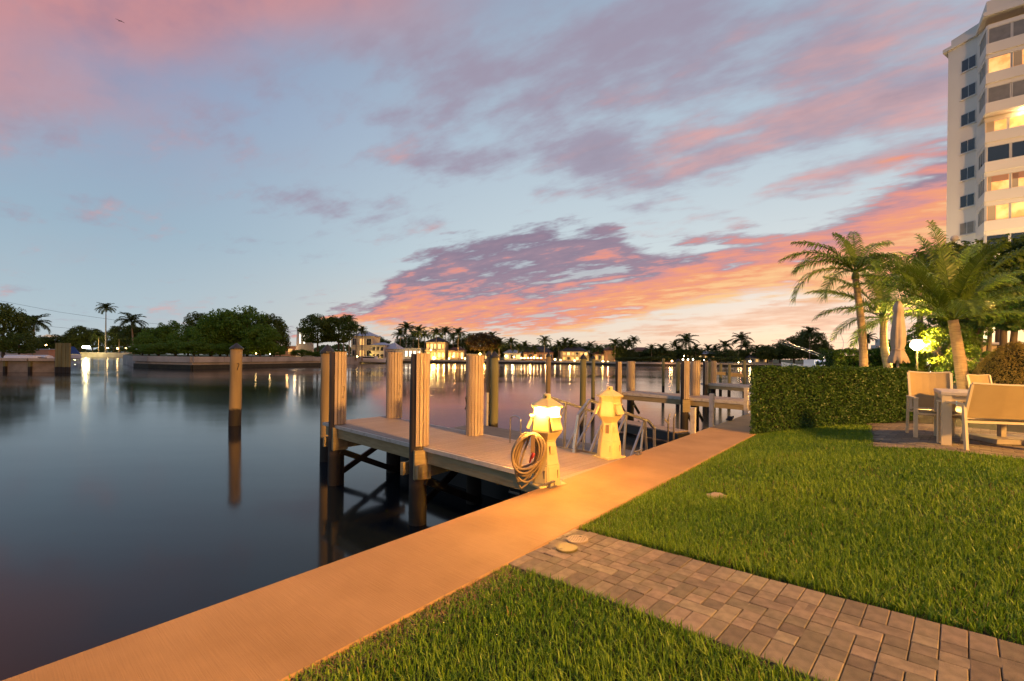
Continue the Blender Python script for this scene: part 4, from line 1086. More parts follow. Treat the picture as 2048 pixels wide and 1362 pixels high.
# ================================================================ palms
def frond(mb, base, az, e0, L, bend, nl, ll, lw, rg, rr=0.018, hang=0.5, twist=0.0):
    b = Vector(base); hx = Vector((math.cos(az), math.sin(az), 0)); S = Vector((-math.sin(az), math.cos(az), 0)); up = Vector((0, 0, 1))
    n = 12; pts = [b]; p = b.copy(); T = []
    for i in range(n):
        t = (i + 0.5) / n; e = e0 - bend * t ** 1.25; d = hx * math.cos(e) + up * math.sin(e) + S * twist * t; d.normalize(); T.append(d); p = p + d * (L / n); pts.append(p.copy())
    T.append(T[-1])
    mb.tube(pts, [rr * (1 - 0.85 * i / n) for i in range(n + 1)], 4, cap=False)
    for k in range(nl):
        t = 0.10 + 0.90 * (k + rg.random() * 0.5) / nl; f = t * n; i = min(int(f), n - 1); q = pts[i].lerp(pts[i + 1], f - i); d = T[i]
        nrm = S.cross(d) * -1
        if nrm.z < 0: nrm = -nrm
        l_ = ll * (math.sin(math.pi * min(1, 0.16 + 0.78 * t)) ** 0.7) * (0.85 + 0.3 * rg.random())
        for sd in (-1, 1):
            sweep = 0.95 - 0.35 * t
            dr = (d * math.cos(sweep) + S * sd * math.sin(sweep) + nrm * (0.12 + 0.45 * rg.random())).normalized()
            m1 = q + dr * (l_ * 0.5) - up * (hang * l_ * 0.12); tip = q + dr * (l_ * 0.86) - up * (hang * l_ * (0.45 + 0.25 * rg.random()))
            wv = d * (lw * 0.5)
            mb.add([q - wv * 0.7, q + wv * 0.7, m1 + wv, m1 - wv, tip], [(0, 1, 2, 3), (3, 2, 4)])
def trunk_pts(base, top, bow, n=9):
    b, t_ = Vector(base), Vector(top); out = []
    for i in range(n + 1):
        f = i / n; p = b.lerp(t_, f); p += Vector(bow) * math.sin(math.pi * f); out.append(p)
    return out
def near_palm(label, u0, v0, Y, zb_, base_u, r0, r1, fronds, L, ll, lw, nl, shaft=0.0, bow=(0, 0, 0), seed=1, hang=0.5, dY=0.0):
    rg = random.Random(seed); top = at(u0, v0, Y); base = Vector((xat(base_u, Y + dY), Y + dY, zb_))
    o = thing('palm_tree', label, 'palm', base); rel = top - base
    pts = trunk_pts((0, 0, -0.05), rel, bow, 14); N = len(pts)
    mb = MB(); rs = []; pp = []
    for i in range(N - 1):                           # ringed trunk
        for f in (0, 0.5):
            pp.append(pts[i].lerp(pts[i + 1], f)); t_ = (i + f) / (N - 1); rs.append((r0 + (r1 - r0) * t_ + (r0 * 0.35 * max(0, 1 - t_ * 9))) * (1.03 if f == 0 else 0.97))
    pp.append(pts[-1]); rs.append(r1)
    mb.tube(pp, rs, 12).build('trunk', 'palm_bark', o, smooth=True)
    if shaft: MB().tube([rel - Vector((0, 0, 0.03)), rel + Vector((0, 0, shaft * 0.5)), rel + Vector((0, 0, shaft))], [r1 * 1.25, r1 * 1.15, r1 * 0.5], 10).build('crown_shaft', 'palm_shaft', o, smooth=True)
    cr = rel + Vector((0, 0, shaft * 0.8))
    for (az, e0, bend, k) in fronds:
        m2 = MB(); frond(m2, cr, rad(az), rad(e0), L * k, rad(bend), nl, ll, lw, rg, 0.02 * L / 2, hang, rg.uniform(-.15, .15)); m2.build('frond', 'palm_leaf', o)
    return o
rg = random.Random(4)
def ring(n, e_lo, e_hi, b_lo, b_hi, off=0):
    return [(off + 360 * i / n + rg.uniform(-10, 10), rg.uniform(e_lo, e_hi), rg.uniform(b_lo, b_hi), rg.uniform(0.85, 1.1)) for i in range(n)]
# azimuth 0 = right in the picture, 90 = away
near_palm('tall slender palm with arching fronds left of the closed umbrella', 1711, 556, 14.0, 0.28, 1728, 0.125, 0.085,
    [(178, 20, 105, 1.05), (192, 38, 95, 1.1), (168, 48, 80, 1.0), (205, 5, 75, 0.95), (150, 60, 60, 0.9), (60, 68, 45, 0.95), (20, 62, 70, 0.95), (2, 44, 95, 1.15), (-25, 30, 100, 0.9), (120, 45, 80, 0.9), (-90, 40, 100, 0.8), (250, 35, 100, 0.85), (95, 75, 30, 0.7), (-60, 15, 80, 0.7)],
    2.3, 0.50, 0.034, 62, 0.22, (0.10, 0, 0), 5, 1.0)
near_palm('coconut palm leaning behind the closed umbrella', 1768, 636, 17.5, 0.28, 1795, 0.16, 0.11,
    [(175, 28, 65, 1.0), (165, 48, 60, 1.1), (185, 5, 60, 0.95), (140, 65, 50, 1.0), (110, 78, 35, 1.1), (75, 70, 45, 1.1), (45, 62, 50, 1.15), (20, 45, 60, 1.0), (-5, 25, 60, 0.9), (200, -10, 50, 0.8), (-60, 40, 70, 0.8), (240, 40, 80, 0.8), (130, 50, 50, 1.0), (60, 82, 25, 1.0)],
    2.7, 0.62, 0.032, 80, 0, (-0.2, 0, 0.1), 6, 0.8)
near_palm('broad low coconut palm with a ringed orange-lit trunk beside the chairs', 1906, 640, 13.0, 0.28, 1934, 0.16, 0.12,
    ring(6, 55, 80, 40, 70, 10) + [(178, 30, 60, 1.1), (188, 12, 45, 1.05), (165, 48, 65, 1.1), (0, 32, 55, 1.15), (-15, 15, 50, 1.1), (15, 50, 60, 1.15), (90, 85, 15, 1.05), (100, 80, 25, 1.0), (-70, 45, 80, 0.9), (240, 35, 80, 0.85), (30, 70, 50, 1.2), (150, 66, 60, 1.15)],
    2.9, 0.70, 0.028, 95, 0, (0.02, 0, 0), 7, 0.8)
near_palm('palm with upright fronds showing between the two coconut palms', 1838, 575, 23.0, 0.28, 1845, 0.16, 0.11, ring(14, 25, 85, 40, 80), 2.2, 0.55, 0.05, 40, 0, (0, 0, 0), 8)

# ================================================================ broadleaf trees of the garden
def crown_points(rg, n_cl, R, per, flat=0.75, hole=0.15):
    """clump centres through an uneven ellipsoid; returns points and outward normals"""
    P, Nn = [], []
    for _ in range(n_cl):
        d = rg.normal(0, 1, 3); d /= np.linalg.norm(d); d[2] = d[2] * 0.9 + 0.12
        rad_ = rg.uniform(0.45, 1.0) ** 0.6
        c = d * np.array(R) * rad_; cr = np.array(R) * rg.uniform(0.16, 0.30)
        q = rg.normal(0, 1, (per, 3)); q /= np.linalg.norm(q, axis=1, keepdims=True); q *= rg.uniform(0.4, 1.0, (per, 1)) ** 0.5
        q[:, 2] *= flat
        P.append(c + q * cr); Nn.append(q + np.array([0, 0, 0.5]))
    return np.concatenate(P), np.concatenate(Nn)
def broadleaf(name, label, pos, R, zc, n_cl, per, leaf, material, seed, trunk_r, bark='bark', limbs=5, group=None, stems=1, cat='tree'):
    rg = np.random.default_rng(seed); rr_ = random.Random(seed)
    o = thing(name, label, cat, pos, 0, group)
    P, Nn = crown_points(rg, n_cl, R, per); P += np.array([0, 0, zc])
    cr = link('crown', leaves(P, Nn, leaf, rg, 0.55, 0.7, 'crown', material), o)
    for s_ in range(stems):
        mb = MB(); ox = rr_.uniform(-1, 1) * R[0] * 0.25 * (stems > 1); fork = Vector((ox * 1.2, 0, zc - R[2] * 0.55))
        fork.z = max(fork.z, zc * 0.35)
        mb.tube([(ox, 0, -0.1), (ox * 1.1 + rr_.uniform(-.1, .1), 0.05, fork.z * 0.5), fork], [trunk_r * 1.25, trunk_r, trunk_r * 0.8], 9)
        for k in range(limbs):
            a = 2 * math.pi * (k + rr_.random() * 0.6) / limbs; e = Vector((math.cos(a) * R[0] * 0.6, math.sin(a) * R[1] * 0.6, zc + rr_.uniform(-0.1, 0.5) * R[2]))
            m_ = fork.lerp(e, 0.5) + Vector((0, 0, R[2] * 0.1)); mb.tube([fork, m_, e], [trunk_r * 0.6, trunk_r * 0.4, trunk_r * 0.12], 6)
        mb.build('trunk', bark, o, smooth=True)
    return o
broadleaf('shade_tree', 'big dark tree in front of the white condominium', (xat(2000, 30), 30, 0.28), (5.4, 4.2, 2.5), zat(556, 30, 2000) - 0.28, 150, 150, 0.30, 'tree_leaf', 31, 0.28, stems=2)
broadleaf('shade_tree', 'dark tree with bare lower trunks behind the topiary', (xat(2040, 20), 20, 0.28), (2.8, 2.5, 1.6), zat(600, 20, 2020) - 0.28, 90, 140, 0.2, 'tree_leaf', 32, 0.13, stems=3)
broadleaf('shade_tree', 'multi-stemmed tree beside the broad low palm', (xat(1958, 18), 18, 0.28), (1.7, 1.6, 1.1), zat(622, 18, 1958) - 0.28, 60, 120, 0.16, 'tree_leaf', 33, 0.08, stems=3)
broadleaf('garden_shrub', 'bright yellow-green shrub glowing around the garden lamp', (xat(1846, 20.0), 20.0, 0.28), (1.3, 1.0, 1.25), 1.55, 60, 110, 0.13, 'mangrove_leaf', 34, 0.05, cat='shrub')
broadleaf('garden_shrub', 'leafy shrub between the lamp and the low palm trunk', (xat(1890, 17.5), 17.5, 0.28), (1.0, 0.9, 1.0), 1.7, 45, 100, 0.13, 'tree_leaf', 35, 0.05, cat='shrub')
broadleaf('garden_shrub', 'dark shrub behind the white chairs under the topiary', (xat(1955, 15.5), 15.5, 0.28), (1.0, 0.8, 0.8), 1.0, 45, 100, 0.11, 'tree_leaf', 36, 0.05, cat='shrub')
broadleaf('garden_shrub', 'low shrub right of the dark hedge end', (xat(1838, 12.0), 12.0, 0.28), (0.45, 0.5, 0.5), 0.55, 30, 90, 0.08, 'hedge_leaf' if False else 'tree_leaf', 37, 0.03, cat='shrub')

# ================================================================ pool, terrace, lamp
pool_y0, pool_y1, pool_x0, pool_x1 = 13.2, 17.0, 12.3, 24.0
MB().box(((pool_x0 + pool_x1) / 2, 14.6, 0.292), (16.0, 7.6, 0.03)).build('pool_terrace', 'concrete_old', kind='structure')
MB().box(((pool_x0 + pool_x1) / 2, (pool_y0 + pool_y1) / 2, 0.300), (pool_x1 - pool_x0, pool_y1 - pool_y0, 0.03)).build('pool_water', 'pool_glow', kind='structure')
gl = at(1834, 690, 17.6)
lamp = thing('garden_lamp', 'glaring yellow garden lamp glowing behind the closed umbrella', 'lamp', (gl.x, gl.y, 0.28))
MB().tube([(0, 0, 0), (0, 0, gl.z - 0.28 - 0.12)], [0.045, 0.035], 8).build('post', 'cap_black', lamp)
MB().lathe((0, 0, gl.z - 0.28), [(0.07, -0.2), (0.2, -0.08), (0.21, 0.03), (0.14, 0.17), (0.01, 0.2)], 14).build('globe', 'bulb_white', lamp, smooth=True)
MB().lathe((0, 0, gl.z - 0.28), [(0.22, 0.205), (0.14, 0.25), (0.01, 0.27)], 12).build('shade', 'cap_black', lamp)
ld = bpy.data.lights.new('garden_light', 'POINT'); ld.energy = 2600; ld.color = (1.0, 0.58, 0.10); ld.shadow_soft_size = 0.15
lo_ = bpy.data.objects.new('garden_light', ld); COL.objects.link(lo_); lo_.location = (gl.x - 0.05, gl.y - 0.28, gl.z)
# pool house with a lit glass door
ph = thing('pool_house', 'low cream pool house with lit glass door behind the garden lamp', 'building', (xat(1900, 27), 28.0, 0.28))
MB().box((0.9, 0.6, 1.15), (4.6, 2.4, 2.3)).build('wall', 'stucco_cream', ph)
MB().box((0.9, 0.6, 2.38), (5.1, 2.9, 0.14), bevel=0.05).build('roof', 'roof_white', ph)
dr = MB().box((-1.06, -0.62, 1.02), (0.52, 0.04, 1.7)).build('door', 'window_white', ph)
MB().box((-1.06, -0.63, 1.92), (0.64, 0.06, 0.08)).build('door_frame', 'trim_white', dr)
for k in range(7): MB().box((1.0, -0.62, 0.45 + 0.22 * k), (2.6, 0.05, 0.06)).build('louvre', 'stucco_cream', ph)
MB().box((1.5, -0.66, 1.75), (1.6, 0.04, 0.35)).build('window', 'window_warm', ph)
# closed umbrella
ut = at(1797, 602, 10.6)
um = thing('closed_umbrella', 'closed beige patio umbrella rising above the hedge', 'umbrella', (ut.x, ut.y, 0.28))
hz_ = ut.z - 0.28
mb = MB(); n = 24; rows = []
prof = [(0.035, 0.0), (0.085, -0.10), (0.105, -0.24), (0.085, -0.27), (0.10, -0.45), (0.125, -0.75), (0.128, -1.0), (0.105, -1.12), (0.16, -1.28), (0.185, -1.40), (0.165, -1.43)]
for j, (r, z) in enumerate(prof):
    for k in range(n):
        a = 2 * math.pi * k / n; fold = 1 + (0.16 if 3 < j else 0.06) * math.cos(8 * a + 0.4 * j) + 0.08 * math.sin(3 * a + j)
        zz_ = z + (0.05 * math.cos(8 * a) if j >= 9 else 0)
        rows.append((r * fold * math.cos(a), r * fold * math.sin(a), hz_ + zz_))
fs = [(j * n + k, j * n + (k + 1) % n, (j + 1) * n + (k + 1) % n, (j + 1) * n + k) for j in range(len(prof) - 1) for k in range(n)]
mb.add(rows, fs + [tuple(range(n))]); mb.build('canopy', 'umbrella_cloth', um, smooth=True)
MB().tube([(0, 0, 0), (0, 0, hz_ - 0.2)], 0.022, 10).build('pole', 'white_metal', um)
MB().lathe((0, 0, 0), [(0.28, 0.0), (0.28, 0.06), (0.05, 0.09), (0.04, 0.3)], 16).build('base', 'base_stone', um)
MB().tube([(0.12 * math.cos(a), 0.12 * math.sin(a), hz_ - 1.13) for a in np.linspace(0, 6.28, 17)[:-1]], 0.012, 6, closed=True).build('tie_strap', 'umbrella_cloth', um)

# ================================================================ white patio furniture
def chair(label, pos, face, width=0.60, hb=0.62, group='white sling patio chairs', name='patio_chair', cat='chair'):
    """local -Y is the front of the seat"""
    o = thing(name, label, cat, pos, face, group); w2 = width / 2; M = 'white_metal'
    T = 0.034
    for sx in (-1, 1):
        MB().box((sx * w2, -0.26, 0.325), (0.055, T, 0.65)).build('leg', M, o)
        MB().beam((sx * w2, 0.24, 0.64), (sx * w2, 0.30, 0.0), T, 0.05, (0, 1, 0)).build('leg', M, o)
        arm = MB(); arm.beam((sx * w2, -0.30, 0.655), (sx * w2, 0.26, 0.655), 0.055, 0.026); arm.build('armrest', M, o)
        MB().beam((sx * (w2 - 0.03), 0.20, 0.43), (sx * (w2 - 0.02), 0.36, 0.45 + hb), T, T, (0, 1, 0)).build('back_post', M, o)
    for y in (-0.26, 0.22): MB().beam((-w2, y, 0.40), (w2, y, 0.40), T, T).build('rail', M, o)
    mb = MB(); nx = 6
    vs = []
    for i in range(nx + 1):
        x = -w2 + 0.03 + (width - 0.06) * i / nx; sag = 0.025 * math.sin(math.pi * i / nx)
        for y in (-0.27, -0.02, 0.21): vs.append((x, y, 0.435 - sag * (1 if abs(y) < .1 else .4)))
    fs = [(i * 3 + j, (i + 1) * 3 + j, (i + 1) * 3 + j + 1, i * 3 + j + 1) for i in range(nx) for j in range(2)]
    m2 = MB(); m2.add(vs, fs); m2.add([(x, y, z - 0.008) for x, y, z in vs], [f[::-1] for f in fs]); m2.build('seat', 'sling', o, smooth=False)
    vs = []
    for i in range(nx + 1):
        x = -w2 + 0.02 + (width - 0.04) * i / nx; bow = 0.045 * math.sin(math.pi * i / nx)
        for t_ in (0, 0.5, 1): vs.append((x, 0.21 + 0.15 * t_ + bow, 0.46 + hb * t_ - 0.02 * math.sin(math.pi * i / nx) * (t_ == 1)))
    m2 = MB(); m2.add(vs, fs); m2.add([(x, y + 0.014, z) for x, y, z in vs], [f[::-1] for f in fs]); m2.build('backrest', 'sling', o, smooth=False)
    MB().beam((-w2 + 0.02, 0.215, 0.455), (w2 - 0.02, 0.215, 0.455), 0.02, 0.03).build('back_rail', M, o)
    MB().tube([(-w2 + 0.02 + (width - 0.04) * i / nx, 0.365 + 0.045 * math.sin(math.pi * i / nx), 0.465 + hb - 0.02 * math.sin(math.pi * i / nx)) for i in range(nx + 1)], 0.014, 6).build('top_rail', M, o)
    return o
def ground_pt(u, v): return onground(u, v)
ca = ground_pt(1831, 876)
fdir = Vector((-0.35, -0.94)).normalized(); face = math.atan2(fdir.x, -fdir.y)
cph = math.atan2(-0.50, 0.866); cc = ca.xy - Vector((-0.3 * math.cos(cph) + 0.26 * math.sin(cph), -0.3 * math.sin(cph) - 0.26 * math.cos(cph)))
chair('white sling chair facing the lawn at the patio table, nearest the hedge', (cc.x, cc.y, float(gz(cc.x, cc.y))), cph)
# settee seen from behind at the right edge
rl, fl2 = ground_pt(1933, 900), ground_pt(1922, 886)
fd = (fl2 - rl).xy.normalized(); fd = Vector((fd.x * 0.6 - 0.15, fd.y + 0.3)).normalized(); sdv = Vector((fd.y, -fd.x))
sw_ = 1.25; ctr = rl.xy + sdv * (sw_ / 2) + fd * 0.30
chair('wide white sling settee seen from behind at the right edge', (ctr.x, ctr.y, float(gz(ctr.x, ctr.y))), math.atan2(fd.x, -fd.y), sw_, 0.50, 'white sling patio chairs', 'patio_settee', 'settee')
p = at(1981, 766, 11.2); chair('small white chair in front of the amber topiary mound', (p.x, p.y, 0.28), rad(-10), 0.52, 0.50)
p = at(1730, 735, 12.2); chair('white chair of which only the back shows over the hedge', (p.x, p.y, 0.28), rad(180), 0.80, 0.64)
# table: corner legs and thick top
t1, t2 = ground_pt(1892, 889), ground_pt(1874, 868)
tb = (t2 - t1).xy; tl = tb.length; tb = tb.normalized(); tr_ = Vector((tb.y, -tb.x)); tz = float(gz(t1.x, t1.y))
tab = thing('patio_table', 'white square-legged patio table between the chairs and settee', 'table', (t1.x, t1.y, tz), math.atan2(tr_.y, tr_.x))
tw2, td2, th2 = 1.5, max(0.75, min(1.0, tl)), 0.80
for x in (0.0, tw2):
    for y in (0.0, td2): MB().box((x, y, (th2 - 0.04) / 2), (0.115, 0.115, th2 - 0.04)).build('leg', 'white_metal', tab)
MB().box((tw2 / 2, td2 / 2, th2 - 0.015), (tw2 + 0.13, td2 + 0.13, 0.05), bevel=0.008).build('tabletop', 'table_grey', tab)
for y in (0.0, td2): MB().box((tw2 / 2, y, th2 - 0.085), (tw2 - 0.118, 0.05, 0.085)).build('apron', 'white_metal', tab)
for x in (0.0, tw2): MB().box((x, td2 / 2, th2 - 0.085), (0.05, td2 - 0.118, 0.085)).build('apron', 'white_metal', tab)
ub = ground_pt(2022, 884)
b_ = thing('umbrella_stand', 'heavy square stone umbrella stand under the settee', 'stand', (ub.x, ub.y, float(gz(ub.x, ub.y))), math.atan2(sdv.y, sdv.x) + 0.12)
MB().box((0, 0, 0.045), (0.95, 0.62, 0.07), bevel=0.012).build('plate', 'base_stone', b_)
MB().box((-0.12, 0.02, 0.24), (0.075, 0.075, 0.34)).build('socket', 'base_stone', b_)
# lounger frame beyond
p = at(2010, 766, 11.0); lg = thing('sun_lounger', 'white lounger frame low behind the settee', 'lounger', (p.x, p.y, 0.28), rad(-6))
MB().box((0.25, 0, 0.34), (1.6, 0.6, 0.05), bevel=0.01).build('frame', 'white_metal', lg)
for x in (-0.5, 1.0):
    for y in (-0.27, 0.27): MB().box((x, y, 0.16), (0.05, 0.05, 0.31)).build('leg', 'white_metal', lg)
p = at(1836, 800, 11.2); ch2 = thing('side_table', 'low white side table beyond the nearest chair arm', 'table', (p.x, p.y, 0.28))
MB().box((0, 0, 0.45), (0.5, 0.5, 0.04), bevel=0.01).build('tabletop', 'white_metal', ch2)
for x in (-0.2, 0.2):
    for y in (-0.2, 0.2): MB().box((x, y, 0.215), (0.045, 0.045, 0.43)).build('leg', 'white_metal', ch2)

# ================================================================ condominium
Fh = 2.75
def dir_from_vp(du): v = Vector((du, F)); return v.normalized()
k1 = at(1935, 297, 45.7)
f1d = -dir_from_vp(-223); f1d = f1d if f1d.y < 0 else -f1d
C0 = k1.xy - f1d * 1.75; C1 = k1.xy + f1d * 0.72
f2d = -dir_from_vp(640); C2 = C1 + f2d * 3.2
f3d = -dir_from_vp(-1150); C3 = C2 + f3d * 14.0
C4 = C3 + Vector((14, 12)); C5 = C0 + Vector((13, 8))
condo = thing('condominium', 'tall white condominium tower with wraparound balcony windows', 'building', (C0.x, C0.y, 0.26))
def rel(p): return (p.x - C0.x, p.y - C0.y)
NF = 12; ztop = zat(104, C0.y, 1898) - 0.26
z_row = lambda m: H + Fh * m - 0.26                   # centre of the window row of floor m
core = [rel(C0), rel(C1 + (C2 - C1) * 0.02 + Vector((1.3, 0.9)) * 0.3), rel(C2 + Vector((1.3, 1.1))), rel(C3 + Vector((1.3, 1.1))), rel(C4), rel(C5)]
core[1] = rel(C1)
MB().prism([core[0], core[1], core[2], core[3], core[4], core[5]], 0, ztop).build('wall', 'condo_wall', condo)
nv = lambda d: Vector((d.y, -d.x)) if Vector((d.y, -d.x)).dot(Vector((-1, -1))) > 0 else Vector((-d.y, d.x))
n1, n2, n3 = nv(f1d), nv(f2d), nv(f3d)
def panel(a, b, nrm, z0, z1, th, name, material, parent, out=0.0):
    d = (b - a).normalized(); c = (a + b) / 2 + nrm * (out + th / 2)
    return MB().box((c.x - C0.x, c.y - C0.y, (z0 + z1) / 2), ((b - a).length, th, z1 - z0), ((d.x, d.y, 0), (nrm.x, nrm.y, 0), (0, 0, 1))).build(name, material, parent)
bays = {5: 'window_room', 6: 'window_room', 7: 'glass_dark', 8: 'open', 9: 'glass_blind', 10: 'window_room', 11: 'glass_blind', 4: 'glass_dark', 3: 'glass_dark'}
for m_ in range(2, 12):
    zc = z_row(m_); wz0, wz1 = zc - 0.72, zc + 0.74
    # window on the narrow side face
    wm = k1.xy + f1d * 0.05; lit_side = {5: 'glass_blind', 11: 'glass_dark'}.get(m_, 'glass_dark')
    zc1 = zc - 0.26 * Fh * 0.55
    a, b = wm - f1d * 0.62, wm + f1d * 0.62
    fr = panel(a, b, n1, zc1 - 0.62, zc1 + 0.62, 0.05, 'window', 'condo_frame', condo, 0.0)
    for s_ in (0, 1):
        aa = a + (b - a) * (0.05 + 0.475 * s_); bb = a + (b - a) * (0.475 + 0.475 * s_)
        panel(aa, bb, n1, zc1 - 0.55, zc1 + 0.55, 0.02, 'pane', lit_side, fr, 0.045)
    panel(a - f1d * 0.1, b + f1d * 0.1, n1, zc1 - 0.72, zc1 - 0.64, 0.12, 'sill', 'condo_wall', fr, 0.002)
    # parapet band round the bay and along the balconies
    pz0, pz1 = zc - Fh / 2 - 0.28, wz0
    C2o = C2; 
    poly = [C1 + f1d * 0.02, C2, C3, C3 - n3 * 1.4, C2 - n3 * 1.2 + f3d * 0.6, C1 - n2 * 0.9 + f2d * 0.3]
    pr_ = MB().prism([rel(q) for q in poly], pz0, pz1).build('balcony_parapet', 'condo_wall', condo)
    kind = bays.get(m_, 'glass_dark')
    ins = 0.22 if kind != 'open' else 1.35
    C1i, C2i, C3i = C1 - n2 * 0.15 + f2d * 0.12, C2 - n3 * ins - n2 * 0.12, C3 - n3 * ins
    if kind != 'open':
        # the slanted bay: three narrow lights
        for s_ in range(3):
            a = C1i + (C2i - C1i) * (0.12 + 0.28 * s_); b = C1i + (C2i - C1i) * (0.34 + 0.28 * s_)
            w_ = panel(a, b, n2, wz0, wz1, 0.05, 'window', 'condo_frame', condo)
            panel(a + (b - a) * 0.10, a + (b - a) * 0.90, n2, wz0 + 0.08, wz1 - 0.08, 0.02, 'pane', 'glass_blind' if kind != 'glass_dark' else kind, w_, 0.04)
        panel(C1i, C2i, n2, wz1, zc + Fh / 2 - 0.28, 0.10, 'lintel', 'condo_wall', condo)
        MB().beam((C2i.x - C0.x, C2i.y - C0.y, wz0), (C2i.x - C0.x, C2i.y - C0.y, wz1), 0.16, 0.16).build('corner_post', 'condo_frame', condo)
    panel(C2i, C3i, n3, wz1, zc + Fh / 2 - 0.28, 0.10, 'lintel', 'condo_wall', condo)
    npan = 9
    for s_ in range(npan):
        a = C2i + (C3i - C2i) * (s_ / npan + 0.001); b = C2i + (C3i - C2i) * ((s_ + 1) / npan - 0.001)
        w_ = panel(a, b, n3, wz0, wz1, 0.05, 'window', 'condo_frame', condo)
        mt_ = kind if kind != 'open' else 'window_room'
        pn_ = panel(a + (b - a) * 0.05, a + (b - a) * 0.95, n3, wz0 + 0.07, wz1 - 0.07, 0.02, 'pane', mt_, w_, 0.04)
        if kind in ('window_room', 'open') and (s_ * 5 + m_) % 3 != 1: panel(a + (b - a) * 0.06, a + (b - a) * (0.22 + 0.1 * ((s_ + m_) % 3)), n3, wz0 + 0.08, wz1 - 0.08, 0.012, 'curtain', 'stucco_cream', w_, 0.064)
        if kind == 'window_room' and m_ in (6,): panel(a + (b - a) * 0.06, a + (b - a) * 0.94, n3, zc + 0.12, wz1 - 0.08, 0.012, 'blind', 'stucco_pink', w_, 0.064)
    if kind == 'open':
        ld = bpy.data.lights.new('balcony_light', 'POINT'); ld.energy = 60; ld.color = (1.0, 0.6, 0.25); ld.shadow_soft_size = 0.1
        lo_ = bpy.data.objects.new('balcony_light', ld); COL.objects.link(lo_); q = C2 + f3d * 2.5 - n3 * 0.8; lo_.location = (q.x, q.y, wz1 + 0.26)
# roof slab, parapet and cornice
rp = [C0 - n1 * -0.25 - f1d * 0.35, C1 + n1 * 0.25, C2 + n2 * 0.2, C3 + n3 * 0.2, C4, C5]
MB().prism([rel(q) for q in rp], ztop, ztop + 0.35).build('roof', 'condo_wall', condo)
rp2 = [C0 + f1d * 0.25, C1 + f1d * 0.1, C2 - n3 * 0.05, C3 - n3 * 0.05, C4, C5]
MB().prism([rel(q) for q in rp2], ztop + 0.35, ztop + 1.35, [ztop + 1.0, ztop + 1.2, ztop + 1.35, ztop + 1.35, ztop + 1.35, ztop + 1.0]).build('roof_parapet', 'condo_wall', condo)
for q_, e_ in ((C2 + n3 * 9 + f3d * 3, 5200), (C1 + n1 * 8, 3000)):   # assumed uplights, added at the foot of the tower to brighten it
    ul = thing('assumed_uplight', 'assumed landscape uplight at the foot of the condominium, %s' % ('below its balconies' if e_ > 4000 else 'below its narrow side'), 'lamp', (q_.x, q_.y, 0.28))
    MB().lathe((0, 0, 0), [(0.10, 0), (0.12, 0.2), (0.13, 0.24)], 12).build('housing', 'cap_black', ul)
    MB().lathe((0, 0, 0.2), [(0.10, 0.042), (0.02, 0.06)], 12).build('lens', 'bulb_small', ul)
    ld = bpy.data.lights.new('uplight', 'POINT'); ld.energy = e_; ld.color = (1.0, 0.72, 0.38); ld.shadow_soft_size = 0.2  # light of the assumed lamp, set above its housing
    lo_ = bpy.data.objects.new('uplight', ld); COL.objects.link(lo_); lo_.location = (q_.x, q_.y, 3.2)
for u_, Y_, e_, lb in ((1893, 12.0, 130, 'assumed low landscape uplight in front of the ringed palm trunk'), (1742, 12.6, 60, 'assumed low landscape uplight hidden by the hedge under the slender palm'), (2012, 10.9, 110, 'assumed low landscape uplight before the large topiary mound')):
    q_ = Vector((xat(u_, Y_), Y_))
    ul = thing('assumed_uplight', lb, 'lamp', (q_.x, q_.y, 0.28))  # unseen lamps, assumed from the amber light on palms and topiary
    MB().lathe((0, 0, 0), [(0.05, 0), (0.06, 0.10), (0.065, 0.12)], 12).build('housing', 'cap_black', ul)
    MB().lathe((0, 0, 0.1), [(0.05, 0.022), (0.01, 0.03)], 12).build('lens', 'bulb_small', ul)
    ld = bpy.data.lights.new('uplight', 'POINT'); ld.energy = e_; ld.color = (1.0, 0.58, 0.14); ld.shadow_soft_size = 0.06
    lo_ = bpy.data.objects.new('uplight', ld); COL.objects.link(lo_); lo_.location = (q_.x, q_.y, 0.62)
gp = at(1909, 477, 34.0)
gl2 = thing('globe_lamp', 'unlit white globe lamp on a tall post before the condominium', 'lamp', (gp.x, gp.y, 0.28))
MB().tube([(0, 0, 0), (0, 0, gp.z - 0.5)], [0.07, 0.04], 8).build('post', 'cap_black', gl2)
MB().lathe((0, 0, gp.z - 0.28), [(0.02, -0.26), (0.18, -0.18), (0.26, 0), (0.18, 0.18), (0.02, 0.26)], 14).build('globe', 'trim_white', gl2, smooth=True)
# ================================================================ FAR SHORES
def land(name, pts, ztop, back, mats=('concrete_old', 'far_land')):
    """pts: shoreline from left to right as world xy; back: closing points behind"""
    poly = [tuple(p) for p in pts] + [tuple(p) for p in back]; n = len(poly)
    mb = MB(); mb.v = [(x, y, WZ - 1) for x, y in poly] + [(x, y, ztop) for x, y in poly]
    for i in range(n): mb.f.append((i, (i + 1) % n, n + (i + 1) % n, n + i)); mb.mi.append(0)
    mb.f.append(tuple(range(n, 2 * n))); mb.mi.append(1)
    o = mb.build(name, list(mats)); o['kind'] = 'structure'; return o
def sh(u, v): p = onwater(u, v); return (p.x, p.y)
far_pts = [(xat(560, 176), 176)] + [(xat(u, Y), Y) for u, Y in ((700, 168), (850, 172), (1000, 180), (1150, 178), (1250, 166), (1400, 168), (1540, 172), (1700, 178), (1900, 190))]
land('far_shore_terrain', far_pts, -0.15, [(1500, 420), (1500, 1800), (-700, 1800), (-160, 300)])
isl = [(xat(246, 118), 118), sh(270, 734.5), sh(300, 736), sh(384, 738.5), sh(500, 735.5), sh(646, 731.5), (xat(700, 140), 140)]
island = land('island_terrain', isl, 0.75, [(xat(760, 172), 172), (xat(600, 190), 190), (xat(260, 170), 170)])
